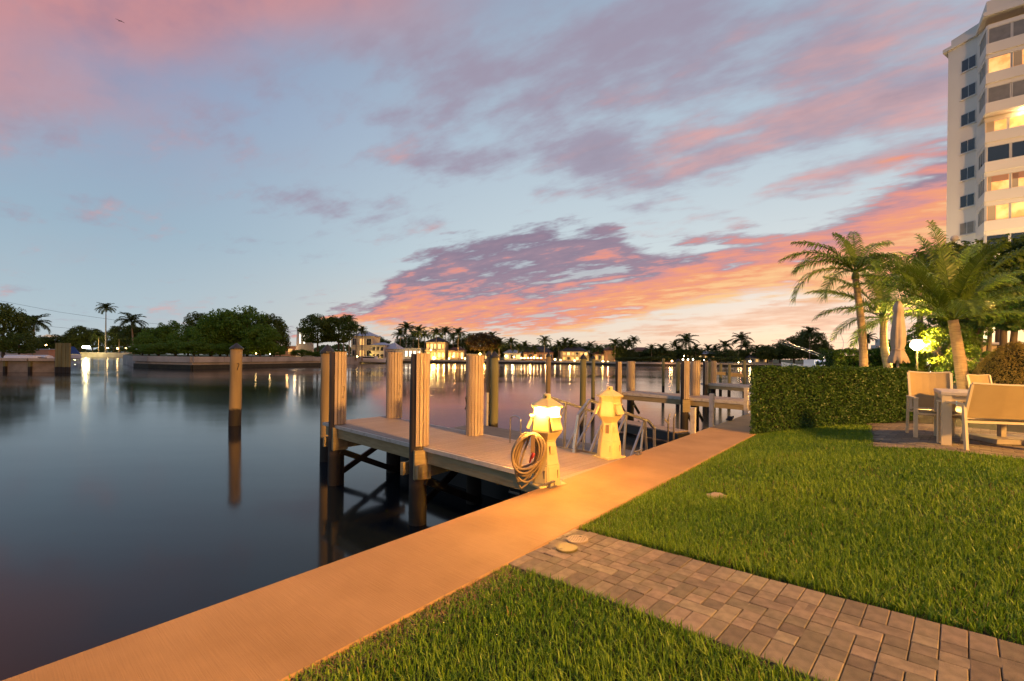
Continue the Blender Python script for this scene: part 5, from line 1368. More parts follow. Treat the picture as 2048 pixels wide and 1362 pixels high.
# cap slabs of the island seawall, cast in lengths
capm = thing('island_seawall', 'x', 'x'); del capm['label'], capm['category']; capm['kind'] = 'structure'
ipts = [Vector(p) for p in isl[1:6]]
for a, b in zip(ipts[:-1], ipts[1:]):
    L_ = (b - a).length; k = max(1, int(L_ / 4.2)); d = (b - a).normalized(); nn_ = Vector((d.y, -d.x)); nn_ = nn_ if nn_.y < 0 else -nn_
    for i in range(k):
        c0 = a + d * (L_ * i / k + 0.03) + nn_ * 0.14; c1 = a + d * (L_ * (i + 1) / k - 0.03) + nn_ * 0.14
        MB().beam((c0.x, c0.y, 0.32), (c1.x, c1.y, 0.32), 0.5, 1.0).build('cap_slab', 'concrete_old', capm)
    c0, c1 = a + nn_ * 0.05, b + nn_ * 0.05
    MB().beam((c0.x, c0.y, WZ + 0.15), (c1.x, c1.y, WZ + 0.15), 0.4, 1.2).build('tide_stain', 'algae', capm)
# tide-dark foot of the far seawall
for a, b in zip(far_pts[1:-1], far_pts[2:]):
    MB().beam((a[0], a[1] - 0.2, WZ + 0.1), (b[0], b[1] - 0.2, WZ + 0.1), 0.4, 1.1).build('far_seawall', 'algae', kind='structure')
backl = [(xat(-300, 235), 235), (xat(120, 240), 240), (xat(290, 246), 246)]
land('canal_end_terrain', backl, 1.0, [(xat(330, 420), 420), (xat(-400, 420), 420)])
# near-left landing
lq = [(xat(-160, 66), 66), sh(-40, 744), sh(60, 744.5), sh(134, 744)]
land('left_landing', lq, 0.30, [(xat(136, 92), 92), (xat(-200, 120), 120)], ('concrete_wall', 'concrete_old'))
llc = thing('landing_seawall', 'x', 'x'); del llc['label'], llc['category']; llc['kind'] = 'structure'
for a, b in zip(lq[:-1], lq[1:]):
    a, b = Vector(a), Vector(b); L_ = (b - a).length; k = max(1, int(L_ / 2.4)); d = (b - a).normalized()
    for i in range(k):
        c0, c1 = a + d * (L_ * i / k + 0.02), a + d * (L_ * (i + 1) / k - 0.02)
        MB().beam((c0.x, c0.y - 0.15, 0.36), (c1.x, c1.y - 0.15, 0.36), 0.7, 0.38).build('cap_slab', 'trim_white' if False else 'concrete_old', llc)
        MB().beam((c0.x + 0.1, c0.y - 0.12, WZ - 1), (c0.x + 0.1, c0.y - 0.12, 0.16), 0.3, 0.3).build('wall_pile', 'pile_green', llc)

# ---------------------------------------------------------------- prototypes for far vegetation
crowns = {}
def crown_proto(i, material):
    key = (i, material)
    if key not in crowns:
        rg_ = np.random.default_rng(100 + i); P, Nn = crown_points(rg_, 120, (1, 1, 1), 70, 0.8)
        # flatten the underside a little
        P[:, 2] = np.where(P[:, 2] < -0.55, -0.55 + (P[:, 2] + 0.55) * 0.4, P[:, 2])
        crowns[key] = leaves(P, Nn, 0.10, rg_, 0.6, 0.8, 'crown', material)
    return crowns[key]
ftrunk = MB().tube([(0, 0, 0), (0.03, 0, 0.4), (0, 0.02, 0.75), (0.0, 0, 1)], [1.2, 1.0, 0.85, 0.5], 7).mesh('trunk', 'bark_far', True)
ORD = ['first', 'second', 'third', 'fourth', 'fifth', 'sixth', 'seventh', 'eighth', 'ninth', 'tenth', 'eleventh', 'twelfth', 'thirteenth', 'fourteenth', 'fifteenth', 'sixteenth', 'seventeenth', 'eighteenth', 'nineteenth', 'twentieth', 'twenty-first', 'twenty-second', 'twenty-third', 'twenty-fourth', 'twenty-fifth', 'twenty-sixth', 'twenty-seventh', 'twenty-eighth', 'twenty-ninth', 'thirtieth', 'thirty-first', 'thirty-second', 'thirty-third', 'thirty-fourth', 'thirty-fifth', 'thirty-sixth', 'thirty-seventh', 'thirty-eighth', 'thirty-ninth', 'fortieth']
R6 = random.Random(66)
def far_tree(u, vtop, hw, Y, zg, label, material='far_leaf', low=0.25, grp=None, cat='tree', name='broadleaf_tree'):
    zt = zat(vtop, Y, u); h = zt - zg; rx = hw * Y / F
    o = thing(name, label, cat, (xat(u, Y), Y, zg), 0, grp)
    rz_ = h * (1 - low) / 2
    c = bpy.data.objects.new('crown', crown_proto(R6.randrange(6), material)); COL.objects.link(c); c.parent = o
    c.location = (0, 0, h - rz_ * 0.95); c.scale = (rx, rx * 0.85, rz_ * 1.02); c.rotation_euler = (0, 0, R6.uniform(0, 6.28))
    t_ = bpy.data.objects.new('trunk', ftrunk); COL.objects.link(t_); t_.parent = o; tr = max(0.07, rx * 0.05); t_.scale = (tr, tr, h * 0.7)
    return o
fpal = []
for i in range(5):
    mb = MB(); rgp = random.Random(200 + i)
    for k in range(22):
        a = 360 * k / 22 + rgp.uniform(-12, 12); e = [75, 20, 50, 5, 35][k % 5] + rgp.uniform(-10, 10)
        frond(mb, (0, 0, 0), rad(a), rad(e), rgp.uniform(0.85, 1.1), rad(rgp.uniform(60, 105)), 26, 0.34, 0.05, rgp, 0.014, 0.7)
    fpal.append(mb.mesh('crown', 'far_palm_leaf'))
ptr = MB().tube([(0, 0, 0), (0.0, 0, 0.05), (0.05, 0, 0.5), (0, 0, 1)], [1.7, 1.2, 1.0, 0.75], 8).mesh('trunk', 'palm_bark', True)
rtr = MB().tube([(0, 0, 0), (0.0, 0, 0.1), (0.02, 0, 0.5), (0, 0, 0.85), (0, 0, 1)], [1.3, 1.0, 1.15, 0.8, 0.55], 8).mesh('trunk', 'royal_bark', True)
def far_palm(u, vtop, Y, zg, label, fl=2.6, royal=False, grp='palms on the far shores', base_du=0.0):
    zt = zat(vtop, Y, u); h = zt - zg - fl * 0.55
    o = thing('palm_tree', label, 'palm', (xat(u + base_du, Y), Y, zg), 0, grp); dx_ = xat(u, Y) - xat(u + base_du, Y)
    c = bpy.data.objects.new('crown', R6.choice(fpal)); COL.objects.link(c); c.parent = o; c.location = (dx_, 0, h); c.scale = (fl, fl, fl); c.rotation_euler = (0, 0, R6.uniform(0, 6.28))
    t_ = bpy.data.objects.new('trunk', rtr if royal else ptr); COL.objects.link(t_); t_.parent = o
    r_ = 0.26 if royal else 0.17; t_.scale = (r_, r_, math.hypot(h, dx_)); t_.rotation_euler = (0, math.atan2(dx_, h), R6.uniform(0, 6.28) * (dx_ == 0))
    return o
ZI, ZF = 0.72, -0.18
# the island
G_I = 'dense trees on the island'
isl_trees = [
 (440, 624, 48, 104, 'mangrove_leaf', 0.08, 'tall rounded green tree, left half of the island mass'),
 (494, 622, 56, 106, 'mangrove_leaf', 0.08, 'broadest green tree at the middle of the island'),
 (541, 634, 34, 110, 'tree_leaf', 0.15, 'darker tree sloping down at the right of the island mass'),
 (397, 628, 26, 112, 'tree_leaf', 0.35, 'open umbrella-shaped tree standing proud at left of the island mass'),
 (350, 645, 32, 114, 'mangrove_leaf', 0.05, 'medium green tree left of the umbrella-shaped one'),
 (315, 660, 34, 110, 'mangrove_leaf', 0.05, 'lower green tree near the left tip of the island'),
 (280, 652, 30, 122, 'tree_leaf', 0.1, 'dark tree behind the leaning coconut palm'),
 (468, 632, 40, 112, 'mangrove_leaf', 0.05, 'rounded tree filling between the two tallest island trees'),
 (420, 648, 34, 100, 'mangrove_leaf', 0.0, 'shorter bright green tree before the umbrella-shaped one'),
 (376, 656, 32, 104, 'mangrove_leaf', 0.0, 'bushy tree filling the dip left of the island mass'),
 (520, 652, 34, 102, 'mangrove_leaf', 0.0, 'shorter rounded tree before the right part of the island mass'),
 (298, 668, 28, 102, 'mangrove_leaf', 0.0, 'bushy low tree at the very left tip of the island'),
 (560, 668, 18, 116, 'tree_leaf', 0.05, 'small dark tree beside the pink house'),
 (635, 633, 36, 128, 'tree_leaf', 0.2, 'dark leafy tree right of the white tower'),
 (677, 632, 36, 130, 'tree_leaf', 0.2, 'dark leafy tree left of the yellow-lit facade')]
for u, vt, hw, Y, m_, lw_, lb in isl_trees: far_tree(u, vt, hw, Y, ZI, lb, m_, lw_, G_I)
isl_shr = [(285, 690, 28, 93), (318, 688, 30, 90), (352, 684, 30, 92), (388, 684, 30, 91), (424, 690, 26, 93), (455, 688, 30, 96), (488, 686, 28, 98), (520, 684, 30, 102), (548, 690, 22, 106), (604, 700, 24, 117), (640, 704, 20, 122), (668, 700, 20, 124)]
for i, (u, vt, hw, Y) in enumerate(isl_shr): far_tree(u, vt, hw, Y + 2, ZI - 0.1, '%s waterside shrub from the left along the island wall' % ORD[i], 'mangrove_leaf', 0.0, 'waterside shrubs on the island', 'shrub', 'waterside_shrub')
far_palm(262, 628, 118, ZI, 'leaning coconut palm at the left tip of the island', 3.6, base_du=6)
far_palm(561, 656, 128, ZI, 'short bushy palm left of the white tower', 2.6)
for i, (u, vt, fl) in enumerate(((698, 633, 3.0), (712, 650, 2.4), (724, 655, 2.3), (687, 655, 2.2))):
    far_palm(u, vt, 144, -0.1, ('tallest', 'middle', 'rightmost', 'leftmost')[i] + ' palm lit gold before the yellow facade', fl)
# canal end, far left
G_L = 'trees at the far left end of the canal'
far_palm(211, 607, 243, 1.0, 'tall royal palm standing alone against the left sky', 5.0, True)
far_palm(238, 668, 243, 1.0, 'small palm right of the tall royal palm', 3.6)
far_palm(197, 664, 244, 1.0, 'short palm glowing beside the bright canal lamp', 4.2)
for i, (u, vt, hw) in enumerate(((160, 655, 22), (185, 660, 22), (228, 662, 22), (250, 650, 24), (110, 672, 26), (84, 676, 22), (140, 668, 16))):
    far_tree(u, vt, hw, 262, 1.0, '%s tree at the canal end, %s' % (('round', 'wide', 'leafy', 'taller', 'low', 'small', 'narrow')[i], ('left of the royal palm', 'just behind the bright lamp', 'right of the royal palm', 'behind the leaning palm', 'above the blue boat cover', 'beside the left palm', 'with yellow light on it')[i]), 'far_leaf', 0.05, G_L)
far_tree(6, 616, 48, 78, 0.3, 'large layered dark tree at the left edge', 'tree_leaf', 0.1, G_L)
far_tree(38, 668, 34, 76, 0.3, 'dark shrub mass under the large left tree', 'tree_leaf', 0.0, G_L, 'shrub', 'waterside_shrub')
far_palm(67, 630, 84, 0.3, 'shaggy palm right of the large left tree', 3.0)
# far shore palms: (u, top v)
fp = [(812, 646, 3.6), (800, 660, 3), (826, 664, 3), (837, 653, 3.2), (849, 662, 2.8), (872, 657, 3.0), (891, 654, 3.2), (906, 668, 2.6), (916, 657, 3.2), (984, 666, 2.8), (998, 677, 3.0), (1022, 677, 2.8), (1036, 688, 2.6), (1050, 685, 2.8), (1068, 690, 2.6), (1089, 673, 2.6), (1117, 683, 2.8), (1130, 678, 3.0), (1142, 680, 2.8), (1160, 690, 2.4), (1180, 685, 3), (1196, 690, 2.8),
      (1230, 678, 3.0), (1246, 681, 2.8), (1258, 681, 2.8), (1267, 673, 2.4), (1303, 690, 2.4), (1324, 689, 2.8), (1349, 683, 2.2), (1372, 669, 4.2), (1358, 692, 2.4), (1391, 691, 2.6), (1416, 691, 2.8), (1430, 692, 2.6), (1450, 681, 3.4), (1482, 667, 3.8), (1491, 684, 3.2), (1514, 690, 2.2), (1528, 691, 2.4)]
fp.sort()
GFP = 'palms along the far shore'
for i, (u, vt, fl) in enumerate(fp):
    Y = 186 + R6.uniform(-4, 14)
    hgt = 'tall' if vt < 672 else ('medium' if vt < 684 else 'short')
    fl *= 1.3
    far_palm(u, vt, Y, ZF, '%s palm on the far shore, %s from the left there' % (hgt, ORD[i]), fl, royal=(u in (1482, 1372, 1491)), grp=GFP)
far_palm(1619, 655, 178, ZF, 'palm rising out of the dark right-hand trees', 4.0, grp=GFP)
far_palm(1651, 685, 190, ZF, 'small palm right of the dark right-hand trees', 3.2, grp=GFP)
far_palm(1735, 667, 120, ZF, 'palm head showing right of the slender palm trunk', 2.4, grp=GFP)
# far shore trees
ft = [(770, 682, 22), (790, 690, 16), (822, 700, 18), (905, 690, 16), (952, 668, 34), (1000, 690, 18), (1028, 696, 16), (1070, 696, 20), (1110, 694, 18), (1135, 690, 22), (1175, 694, 22), (1200, 697, 16), (1240, 694, 18), (1258, 700, 20), (1282, 702, 22), (1305, 698, 22), (1328, 700, 22), (1352, 698, 24), (1378, 696, 24), (1402, 700, 20), (1425, 702, 20), (1452, 700, 24), (1478, 700, 22), (1505, 698, 22), (1535, 692, 24), (1560, 686, 26), (1588, 674, 30), (1618, 662, 30), (1640, 690, 24)]
ft += [(756, 676, 22), (815, 676, 26), (845, 680, 24), (880, 676, 22), (925, 676, 24), (1012, 688, 22), (1046, 690, 24), (1090, 688, 24), (1150, 688, 24), (1216, 690, 22), (1228, 692, 18)]
ft.sort()
for i, (u, vt, hw) in enumerate(ft):
    Y = 206 + R6.uniform(-3, 10) if u < 1240 else 184 + R6.uniform(-4, 12)
    far_tree(u, vt, hw, Y, ZF, '%s dark leafy tree from the left along the far shore' % ORD[i], 'far_leaf', 0.02, 'leafy trees along the far shore')
far_tree(968, 668, 40, 184, ZF, 'spreading tree lit orange from below on the far shore', 'far_leaf_lit', 0.22, 'leafy trees along the far shore') if leafmat('far_leaf_lit', (0.09, 0.06, 0.014), (0.17, 0.11, 0.03), 0.3, 0.5, 0.4) else None  # orange light from below is also put into this leaf colour
for i, (u, vt) in enumerate(((1270, 714), (1300, 713), (1330, 713), (1250, 714), (1440, 714), (1470, 713), (1400, 714))):
    far_tree(u, vt, 20, 172, ZF, '%s clipped shrub at the far water edge, counted left to right' % ORD[[1, 2, 3, 0, 5, 6, 4][i]], 'far_leaf', 0.0, 'shrubs at the far water edge', 'shrub', 'waterside_shrub')
# distant treeline beyond everything
tl_rng = np.random.default_rng(77); n = 26000
uu = tl_rng.uniform(-500, 2600, n); Yd = tl_rng.uniform(420, 470, n); hgt = 6.5 + 2.5 * np.sin(uu * 0.021) + 2.0 * np.sin(uu * 0.057 + 1) + 1.3 * np.sin(uu * 0.13)
P = np.stack([(uu - 1024) / F * Yd, Yd, ZF + hgt * np.sqrt(tl_rng.uniform(0, 1, n))], 1)
link('distant_wood', leaves(P, np.tile(np.array([0, -0.8, 0.6]), (n, 1)), 3.0, tl_rng, 0.6, 0.8, 'distant_wood', 'far_leaf'), label='hazy belt of distant trees closing the horizon', category='wood', kind='stuff')

# ---------------------------------------------------------------- houses
lights_n = 0
def glow(u, v, Y, power=1500, color=(1.0, 0.58, 0.18), r=0.3):
    ld = bpy.data.lights.new('facade_light', 'POINT'); ld.energy = power * 0.5; ld.color = color; ld.shadow_soft_size = r
    o = bpy.data.objects.new('facade_light', ld); COL.objects.link(o); o.location = at(u, v, Y)
def house(label, u0, u1, vt, Y, wall, roof=None, roof_v=None, depth=9.0, storeys=2, nwin=4, lit='window_warm', zg=ZF, wfrac=0.55, porch=False, name='villa', win_rows=None):
    x0, x1 = xat(u0, Y), xat(u1, Y); zt = zat(vt, Y, (u0 + u1) / 2); w_ = x1 - x0; cx_ = (x0 + x1) / 2; h = zt - zg
    o = thing(name, label, 'house', (cx_, Y, zg), 0, 'villas on the far shores')
    wl = MB().box((0, depth / 2, h / 2), (w_, depth, h)).build('wall', wall, o)
    if roof and roof_v is not None:
        zr = zat(roof_v, Y, (u0 + u1) / 2) - zg; e = 0.6; rid = max(0.05, w_ / 2 - (zr - h) * 1.4)
        vs = [(-w_ / 2 - e, -e, h + 0.02), (w_ / 2 + e, -e, h + 0.02), (w_ / 2 + e, depth + e, h + 0.02), (-w_ / 2 - e, depth + e, h + 0.02), (-rid, depth / 2, zr), (rid, depth / 2, zr)]
        MB().add(vs, [(3, 2, 1, 0), (0, 1, 5, 4), (1, 2, 5), (2, 3, 4, 5), (3, 0, 4)]).build('roof', roof, o)
    else:
        MB().box((0, depth / 2, h + 0.14), (w_ + 0.5, depth + 0.5, 0.24)).build('roof', roof or 'roof_white', o)
    for s_ in range(storeys):
        zc = h * (s_ + 0.5) / storeys; hh = h / storeys * 0.52
        for k in range(nwin):
            xc = -w_ / 2 + w_ * (k + 0.5) / nwin; ww = w_ / nwin * wfrac
            m_ = lit if (isinstance(lit, str)) else lit[(s_ * nwin + k) % len(lit)]
            wn = MB().box((xc, -0.03, zc), (ww + 0.24, 0.10, hh + 0.24)).build('window', 'trim_white', o)
            MB().box((xc, -0.09, zc), (ww, 0.04, hh)).build('pane', m_, wn)
            MB().box((xc, -0.12, zc), (0.07, 0.03, hh)).build('mullion', 'trim_white', wn)
    if porch:
        for k in range(nwin + 1): MB().tube([(-w_ / 2 + w_ * k / nwin, -1.6, 0), (-w_ / 2 + w_ * k / nwin, -1.6, h / storeys)], 0.16, 8).build('column', wall, o)
        MB().box((0, -0.9, h / storeys + 0.12), (w_ + 0.5, 1.9, 0.22)).build('balcony', wall, o)
        MB().box((0, -1.8, h / storeys + 0.75), (w_ + 0.4, 0.06, 0.07)).build('balustrade_rail', wall, o)
        for k in range(12): MB().box((-w_ / 2 + w_ * (k + 0.5) / 12, -1.8, h / storeys + 0.46), (0.07, 0.06, 0.5)).build('baluster', wall, o)
    return o
D_, W_, B_ = 'glass_dark', 'window_warm', 'window_bright'
house('low pink house between the island trees and white tower', 545, 602, 693, 138, 'stucco_pink', None, None, 6, 1, 4, [W_, D_, W_], ZI)
glow(575, 700, 133, 500, (1, 0.5, 0.15)); glow(600, 708, 128, 260, (1, 0.75, 0.2))
# white tower with two glowing slots
tx, tY = xat(602, 134), 134.0; zt = zat(657, tY, 600); tw = thing('tower_house', 'white tapering tower with two tall glowing window slots', 'house', (tx, tY, ZI))
hh = zt - ZI; wv = 31 * tY / F / 2
MB().lathe((0, 2.5, 0), [(wv * 1.12, 0), (wv * 1.04, hh * 0.5), (wv * 0.98, hh), (wv * 0.9, hh + 0.01)], 20).build('wall', 'stucco_white', tw, smooth=False)
for du_ in (-2.5, 5.5):
    xx = du_ * tY / F; yy = 2.5 - math.sqrt(max(0.1, (wv * 1.01) ** 2 - xx ** 2)) - 0.03
    w1 = MB().box((xx, yy, hh * 0.66), (0.62, 0.12, hh * 0.40 + 0.2)).build('window', 'trim_white', tw); MB().box((xx, yy - 0.07, hh * 0.66), (0.44, 0.06, hh * 0.40)).build('pane', 'window_white', w1)
MB().lathe((0, 2.5, hh), [(wv * 1.03, 0.012), (wv * 1.03, 0.25), (wv * 0.9, 0.3)], 20).build('roof', 'roof_white', tw)
glow(590, 690, 129, 300, (1, 0.6, 0.25))
house('yellow-lit gabled villa behind gold palms', 702, 745, 672, 160, 'stucco_cream', 'roof_white', 663, 9, 2, 3, [D_, W_, D_])
glow(708, 716, 153, 2200, (1, 0.62, 0.12)); glow(730, 714, 152, 2200, (1, 0.62, 0.12))
house('white modern two-storey villa with black windows', 743, 768, 690, 156, 'stucco_white', 'roof_white', 684, 12, 2, 3, D_)
house('low white villa wing with a broad pale roof', 768, 792, 698, 158, 'stucco_white', 'roof_white', 684, 12, 1, 4, D_)
house('bright white veranda glowing behind the tallest palms', 800, 842, 697, 192, 'stucco_white', None, None, 7, 1, 5, 'window_white')
house('grand villa blazing with yellow light on the far shore', 852, 890, 684, 190, 'stucco_cream', 'roof_dark', 675, 10, 2, 5, [B_, W_, B_, B_], porch=True)
for u in (852, 864, 876, 888): glow(u, 717, 183, 2600, (1, 0.6, 0.16))
house('tan house glowing left of the orange-lit tree', 896, 928, 701, 190, 'stucco_tan', 'roof_tile', 694, 9, 1, 4, [W_, B_]); glow(910, 718, 184, 1800, (1, 0.45, 0.12))
house('terrace wall glowing under the orange-lit tree', 932, 1000, 709, 192, 'stucco_tan', None, None, 5, 1, 6, [B_, W_, D_]); glow(945, 719, 181, 2400, (1, 0.5, 0.12)); glow(968, 719, 179, 2600, (1, 0.5, 0.12)); glow(990, 718, 181, 2200, (1, 0.6, 0.12))
house('small white cottage with two bright windows', 1008, 1042, 706, 190, 'stucco_white', 'roof_white', 699, 8, 1, 3, [B_, D_, B_]); glow(1025, 719, 184, 900, (1, 0.65, 0.35))
house('dark-roofed house behind a row of garden lamps', 1046, 1106, 705, 196, 'stucco_pink', 'roof_dark', 693, 9, 1, 6, [W_, D_]); glow(1060, 719, 186, 1500, (1, 0.5, 0.16)); glow(1092, 719, 186, 1500, (1, 0.5, 0.16))
house('two-storey yellow mansion with columned balcony and dark hipped roof', 1124, 1176, 703, 190, 'stucco_cream', 'roof_dark', 693, 10, 2, 6, [W_, D_, W_, B_], porch=True); glow(1140, 719, 183, 1700, (1, 0.55, 0.16)); glow(1165, 714, 183, 2200, (1, 0.6, 0.14))
# arched gatehouse
ag = house('pink gatehouse with one tall arched doorway', 1211, 1232, 701, 186, 'stucco_pink', 'roof_tile', 692, 6, 1, 0, W_)
zc_ = zat(713, 186, 1221) - ZF; ar = 6 * 186 / F
mb = MB(); av = [(-ar, -0.06, 0.0), (ar, -0.06, 0.0), (ar, -0.06, zc_)] + [(ar * math.cos(math.pi * k / 10), -0.06, zc_ + ar * math.sin(math.pi * k / 10)) for k in range(1, 10)] + [(-ar, -0.06, zc_)]
mb.add(av, [tuple(range(len(av)))]); mb.add([(x, -0.02, z) for x, y, z in av], [tuple(range(len(av) - 1, -1, -1))]); mb.build('door', 'stucco_tan', ag)
glow(1216, 720, 181, 900, (1, 0.45, 0.2)); glow(1205, 721, 180, 900, (1, 0.8, 0.1))
house('low tan house joined to the pink gatehouse', 1190, 1209, 708, 188, 'stucco_tan', 'roof_tile', 702, 6, 1, 3, [W_, D_])
house('red tile-roofed house showing above dark shrubs', 1268, 1306, 701, 196, 'stucco_white', 'roof_tile', 694, 9, 1, 3, D_)
house('pale house almost hidden by trees at the wall bend', 1318, 1344, 706, 190, 'stucco_pink', 'roof_tile', 699, 8, 1, 3, [W_, D_]); glow(1340, 722, 165, 700, (1, 0.4, 0.15))
house('house with orange-lit windows behind the pier piles', 1372, 1404, 707, 190, 'stucco_tan', 'roof_dark', 700, 8, 1, 4, [W_, B_]); glow(1388, 721, 165, 1200, (1, 0.45, 0.15))
house('grey-roofed house with warm porch right of the pier piles', 1408, 1440, 708, 188, 'stucco_tan', 'roof_white', 702, 8, 1, 4, [W_, D_]); glow(1425, 722, 165, 1100, (1, 0.5, 0.2))
house('long low house with dark roof near the right trees', 1500, 1546, 716, 184, 'stucco_white', 'roof_dark', 709, 9, 1, 5, [D_, W_]); glow(1500, 722, 172, 900, (1, 0.65, 0.25)); glow(1482, 722, 172, 500, (1, 0.4, 0.2))
# ---------------------------------------------------------------- lamps along the shore
lamps = [(868, 716, 175, 0.55), (830, 711, 178, 0.3), (840, 711, 178, 0.3), (850, 712, 178, 0.3), (862, 700, 184, 0.25), (898, 717, 176, 0.22), (906, 713, 178, 0.2), (924, 716, 178, 0.2), (930, 717, 176, 0.22), (960, 708, 180, 0.35), (955, 713, 178, 0.3), (1012, 712, 180, 0.35), (1028, 714, 180, 0.25), (1043, 716, 180, 0.22), (1049, 716, 180, 0.22), (1056, 716, 180, 0.22), (1062, 716, 180, 0.22), (1068, 715, 180, 0.28), (1075, 716, 180, 0.22), (1082, 716, 180, 0.22), (1110, 719, 179, 0.3), (1121, 720, 178, 0.2), (1149, 721, 176, 0.22), (1206, 723, 172, 0.34), (1216, 724, 171, 0.26), (1344, 722, 160, 0.28), (1368, 712, 168, 0.2), (1500, 723, 168, 0.36), (1477, 725, 168, 0.18), (714, 714, 150, 0.35), (735, 716, 150, 0.2), (512, 707, 100, 0.10), (540, 708, 104, 0.12), (560, 716, 108, 0.10)]
for i, (u, v_, Y, r_) in enumerate(lamps):
    p = at(u, v_, Y); zb_ = -0.15 if Y > 130 else 0.75
    o = thing('shore_lamp', '%s small glowing lamp from the left among those across the water' % (ORD[sorted(range(len(lamps)), key=lambda q: lamps[q][0]).index(i)]), 'lamp', (p.x, p.y, min(zb_, p.z - 0.6)), 0, 'small lamps across the water')
    h_ = p.z - o.location.z; MB().tube([(0, 0, 0), (0, 0, h_ - r_ * 0.8)], 0.05, 6).build('post', 'cap_black', o)
    MB().lathe((0, 0, h_), [(r_ * 0.3, -r_ * 0.9), (r_ * 0.9, -r_ * 0.4), (r_, 0), (r_ * 0.9, r_ * 0.4), (r_ * 0.2, r_ * 0.95)], 10).build('globe', 'bulb_warm', o, smooth=True)
p = at(172, 694, 238); o = thing('canal_lamp', 'glaring white floodlight at the far left canal end', 'lamp', (p.x, p.y, 1.0))
MB().tube([(0, 0, 0), (0, 0, p.z - 1.0)], 0.12, 6).build('post', 'cap_black', o)
MB().box((0, 0, p.z - 1.0), (3.6, 0.5, 1.1), bevel=0.15).build('lamp_head', 'bulb_white', o)
glow(172, 690, 236, 9000, (1, 0.8, 0.35)); glow(150, 694, 236, 4000, (1, 0.75, 0.15))
for i, (u, v_) in enumerate(((70, 690), (80, 689), (92, 690), (215, 696), (235, 697), (252, 696))):
    p = at(u, v_, 242); MB().lathe(p, [(0.1, -0.3), (0.35, 0), (0.1, 0.3)], 8).build('porch_light', 'bulb_warm', label='%s tiny warm light from the left at the canal end' % ORD[i], category='light', group='tiny lights at the canal end')

# ---------------------------------------------------------------- left landing things
o = thing('timber_dolphin', 'greenish timber fender wall at the corner of the left landing', 'fender', (xat(126, 62), 62.0, WZ))
for k in range(7):
    xx = (k - 3) * 0.28; MB().box((xx, 0.03 * (k % 2), (zat(686, 62, 126) - WZ) / 2 - 0.4), (0.26, 0.22, zat(686, 62, 126) - WZ + 0.8)).build('timber', 'pile_green', o)
def hull(mb, L, B, D, n=9, sheer=0.2):
    vs = []
    for i in range(n):
        t = i / (n - 1); b = B / 2 * (1 - (t ** 2.6)) * (0.86 + 0.14 * min(1, t * 4)); x = -L / 2 + L * t; s_ = sheer * t * t
        vs += [(x, -b, D + s_), (x, -b * 0.75, D * 0.35), (x, 0, 0.02 + 0.25 * D * t ** 3), (x, b * 0.75, D * 0.35), (x, b, D + s_)]
    fs = [(i * 5 + j, (i + 1) * 5 + j, (i + 1) * 5 + j + 1, i * 5 + j + 1) for i in range(n - 1) for j in range(4)]
    fs += [(0, 1, 2, 3, 4)] + [(i * 5, i * 5 + 4, (i + 1) * 5 + 4, (i + 1) * 5) for i in range(n - 1)]
    mb.add(vs, fs)
for i, (u, Y, L_, rz_, lb) in enumerate(((48, 70, 4.2, 0.3, 'upturned white skiff lying on the left landing'), (82, 72, 3.6, 2.9, 'second pale skiff lying right of the first on the left landing'))):
    o = thing('skiff', lb, 'boat', (xat(u, Y), Y, 0.3), rz_); mb = MB(); hull(mb, L_, 1.5, 0.55); mb.v = [(x, y, 0.62 - z) for x, y, z in mb.v]; mb.build('hull', 'boat_white', o)
    MB().box((-0.1, 0, 0.60), (L_ * 0.8, 0.06, 0.05)).build('keel', 'trim_white', o)
o = thing('rubble_heap', 'low dark heap of timber on the left landing', 'heap', (xat(90, 66), 66, 0.3))
for k in range(9): MB().beam((R6.uniform(-1.3, 1.3), R6.uniform(-.3, .3), 0.06 + 0.06 * (k % 4)), (R6.uniform(-1.3, 1.3), R6.uniform(-.3, .3), 0.08 + 0.07 * (k % 4)), 0.12, 0.1).build('timber', 'pile_dark', o)
o = thing('covered_boat', 'small boat under a blue cover behind the left landing', 'boat', (xat(135, 150), 150, WZ))
mb = MB(); hull(mb, 9.0, 3.0, 1.7); mb.build('hull', 'boat_white', o)
MB().add([(-4.2, -1.3, 1.8), (4.0, -0.4, 2.0), (4.0, 0.4, 2.0), (-4.2, 1.3, 1.8), (-3.0, 0, 4.3), (2.2, 0, 4.4)], [(0, 1, 5, 4), (1, 2, 5), (2, 3, 4, 5), (3, 0, 4), (3, 2, 1, 0)]).build('cover', 'tarp_blue', o)
o = thing('boat_shed', 'low grey shed wall beyond the left landing', 'shed', (xat(85, 90), 90, 0.3))
MB().box((0, 0, 0.75), (5.5, 3, 1.5)).build('wall', 'stucco_pink', o); MB().box((0, 0, 1.56), (6.0, 3.4, 0.12), bevel=0.03).build('roof', 'roof_white', o)
# white yacht moored before the modern villa
o = thing('white_yacht', 'white motor yacht moored before the modern white villa', 'boat', (xat(742, 150), 150, WZ + 0.05), rad(8))
mb = MB(); hull(mb, 9.5, 2.8, 1.2, 9, 0.5); mb.build('hull', 'boat_white', o)
MB().prism([(-3.2, -1.0), (1.6, -0.9), (2.2, 0), (1.6, 0.9), (-3.2, 1.0)], 1.15, 2.3).build('cabin', 'boat_white', o); MB().box((-0.8, 0, 1.9), (4.0, 2.06, 0.4)).build('window', 'glass_dark', o)
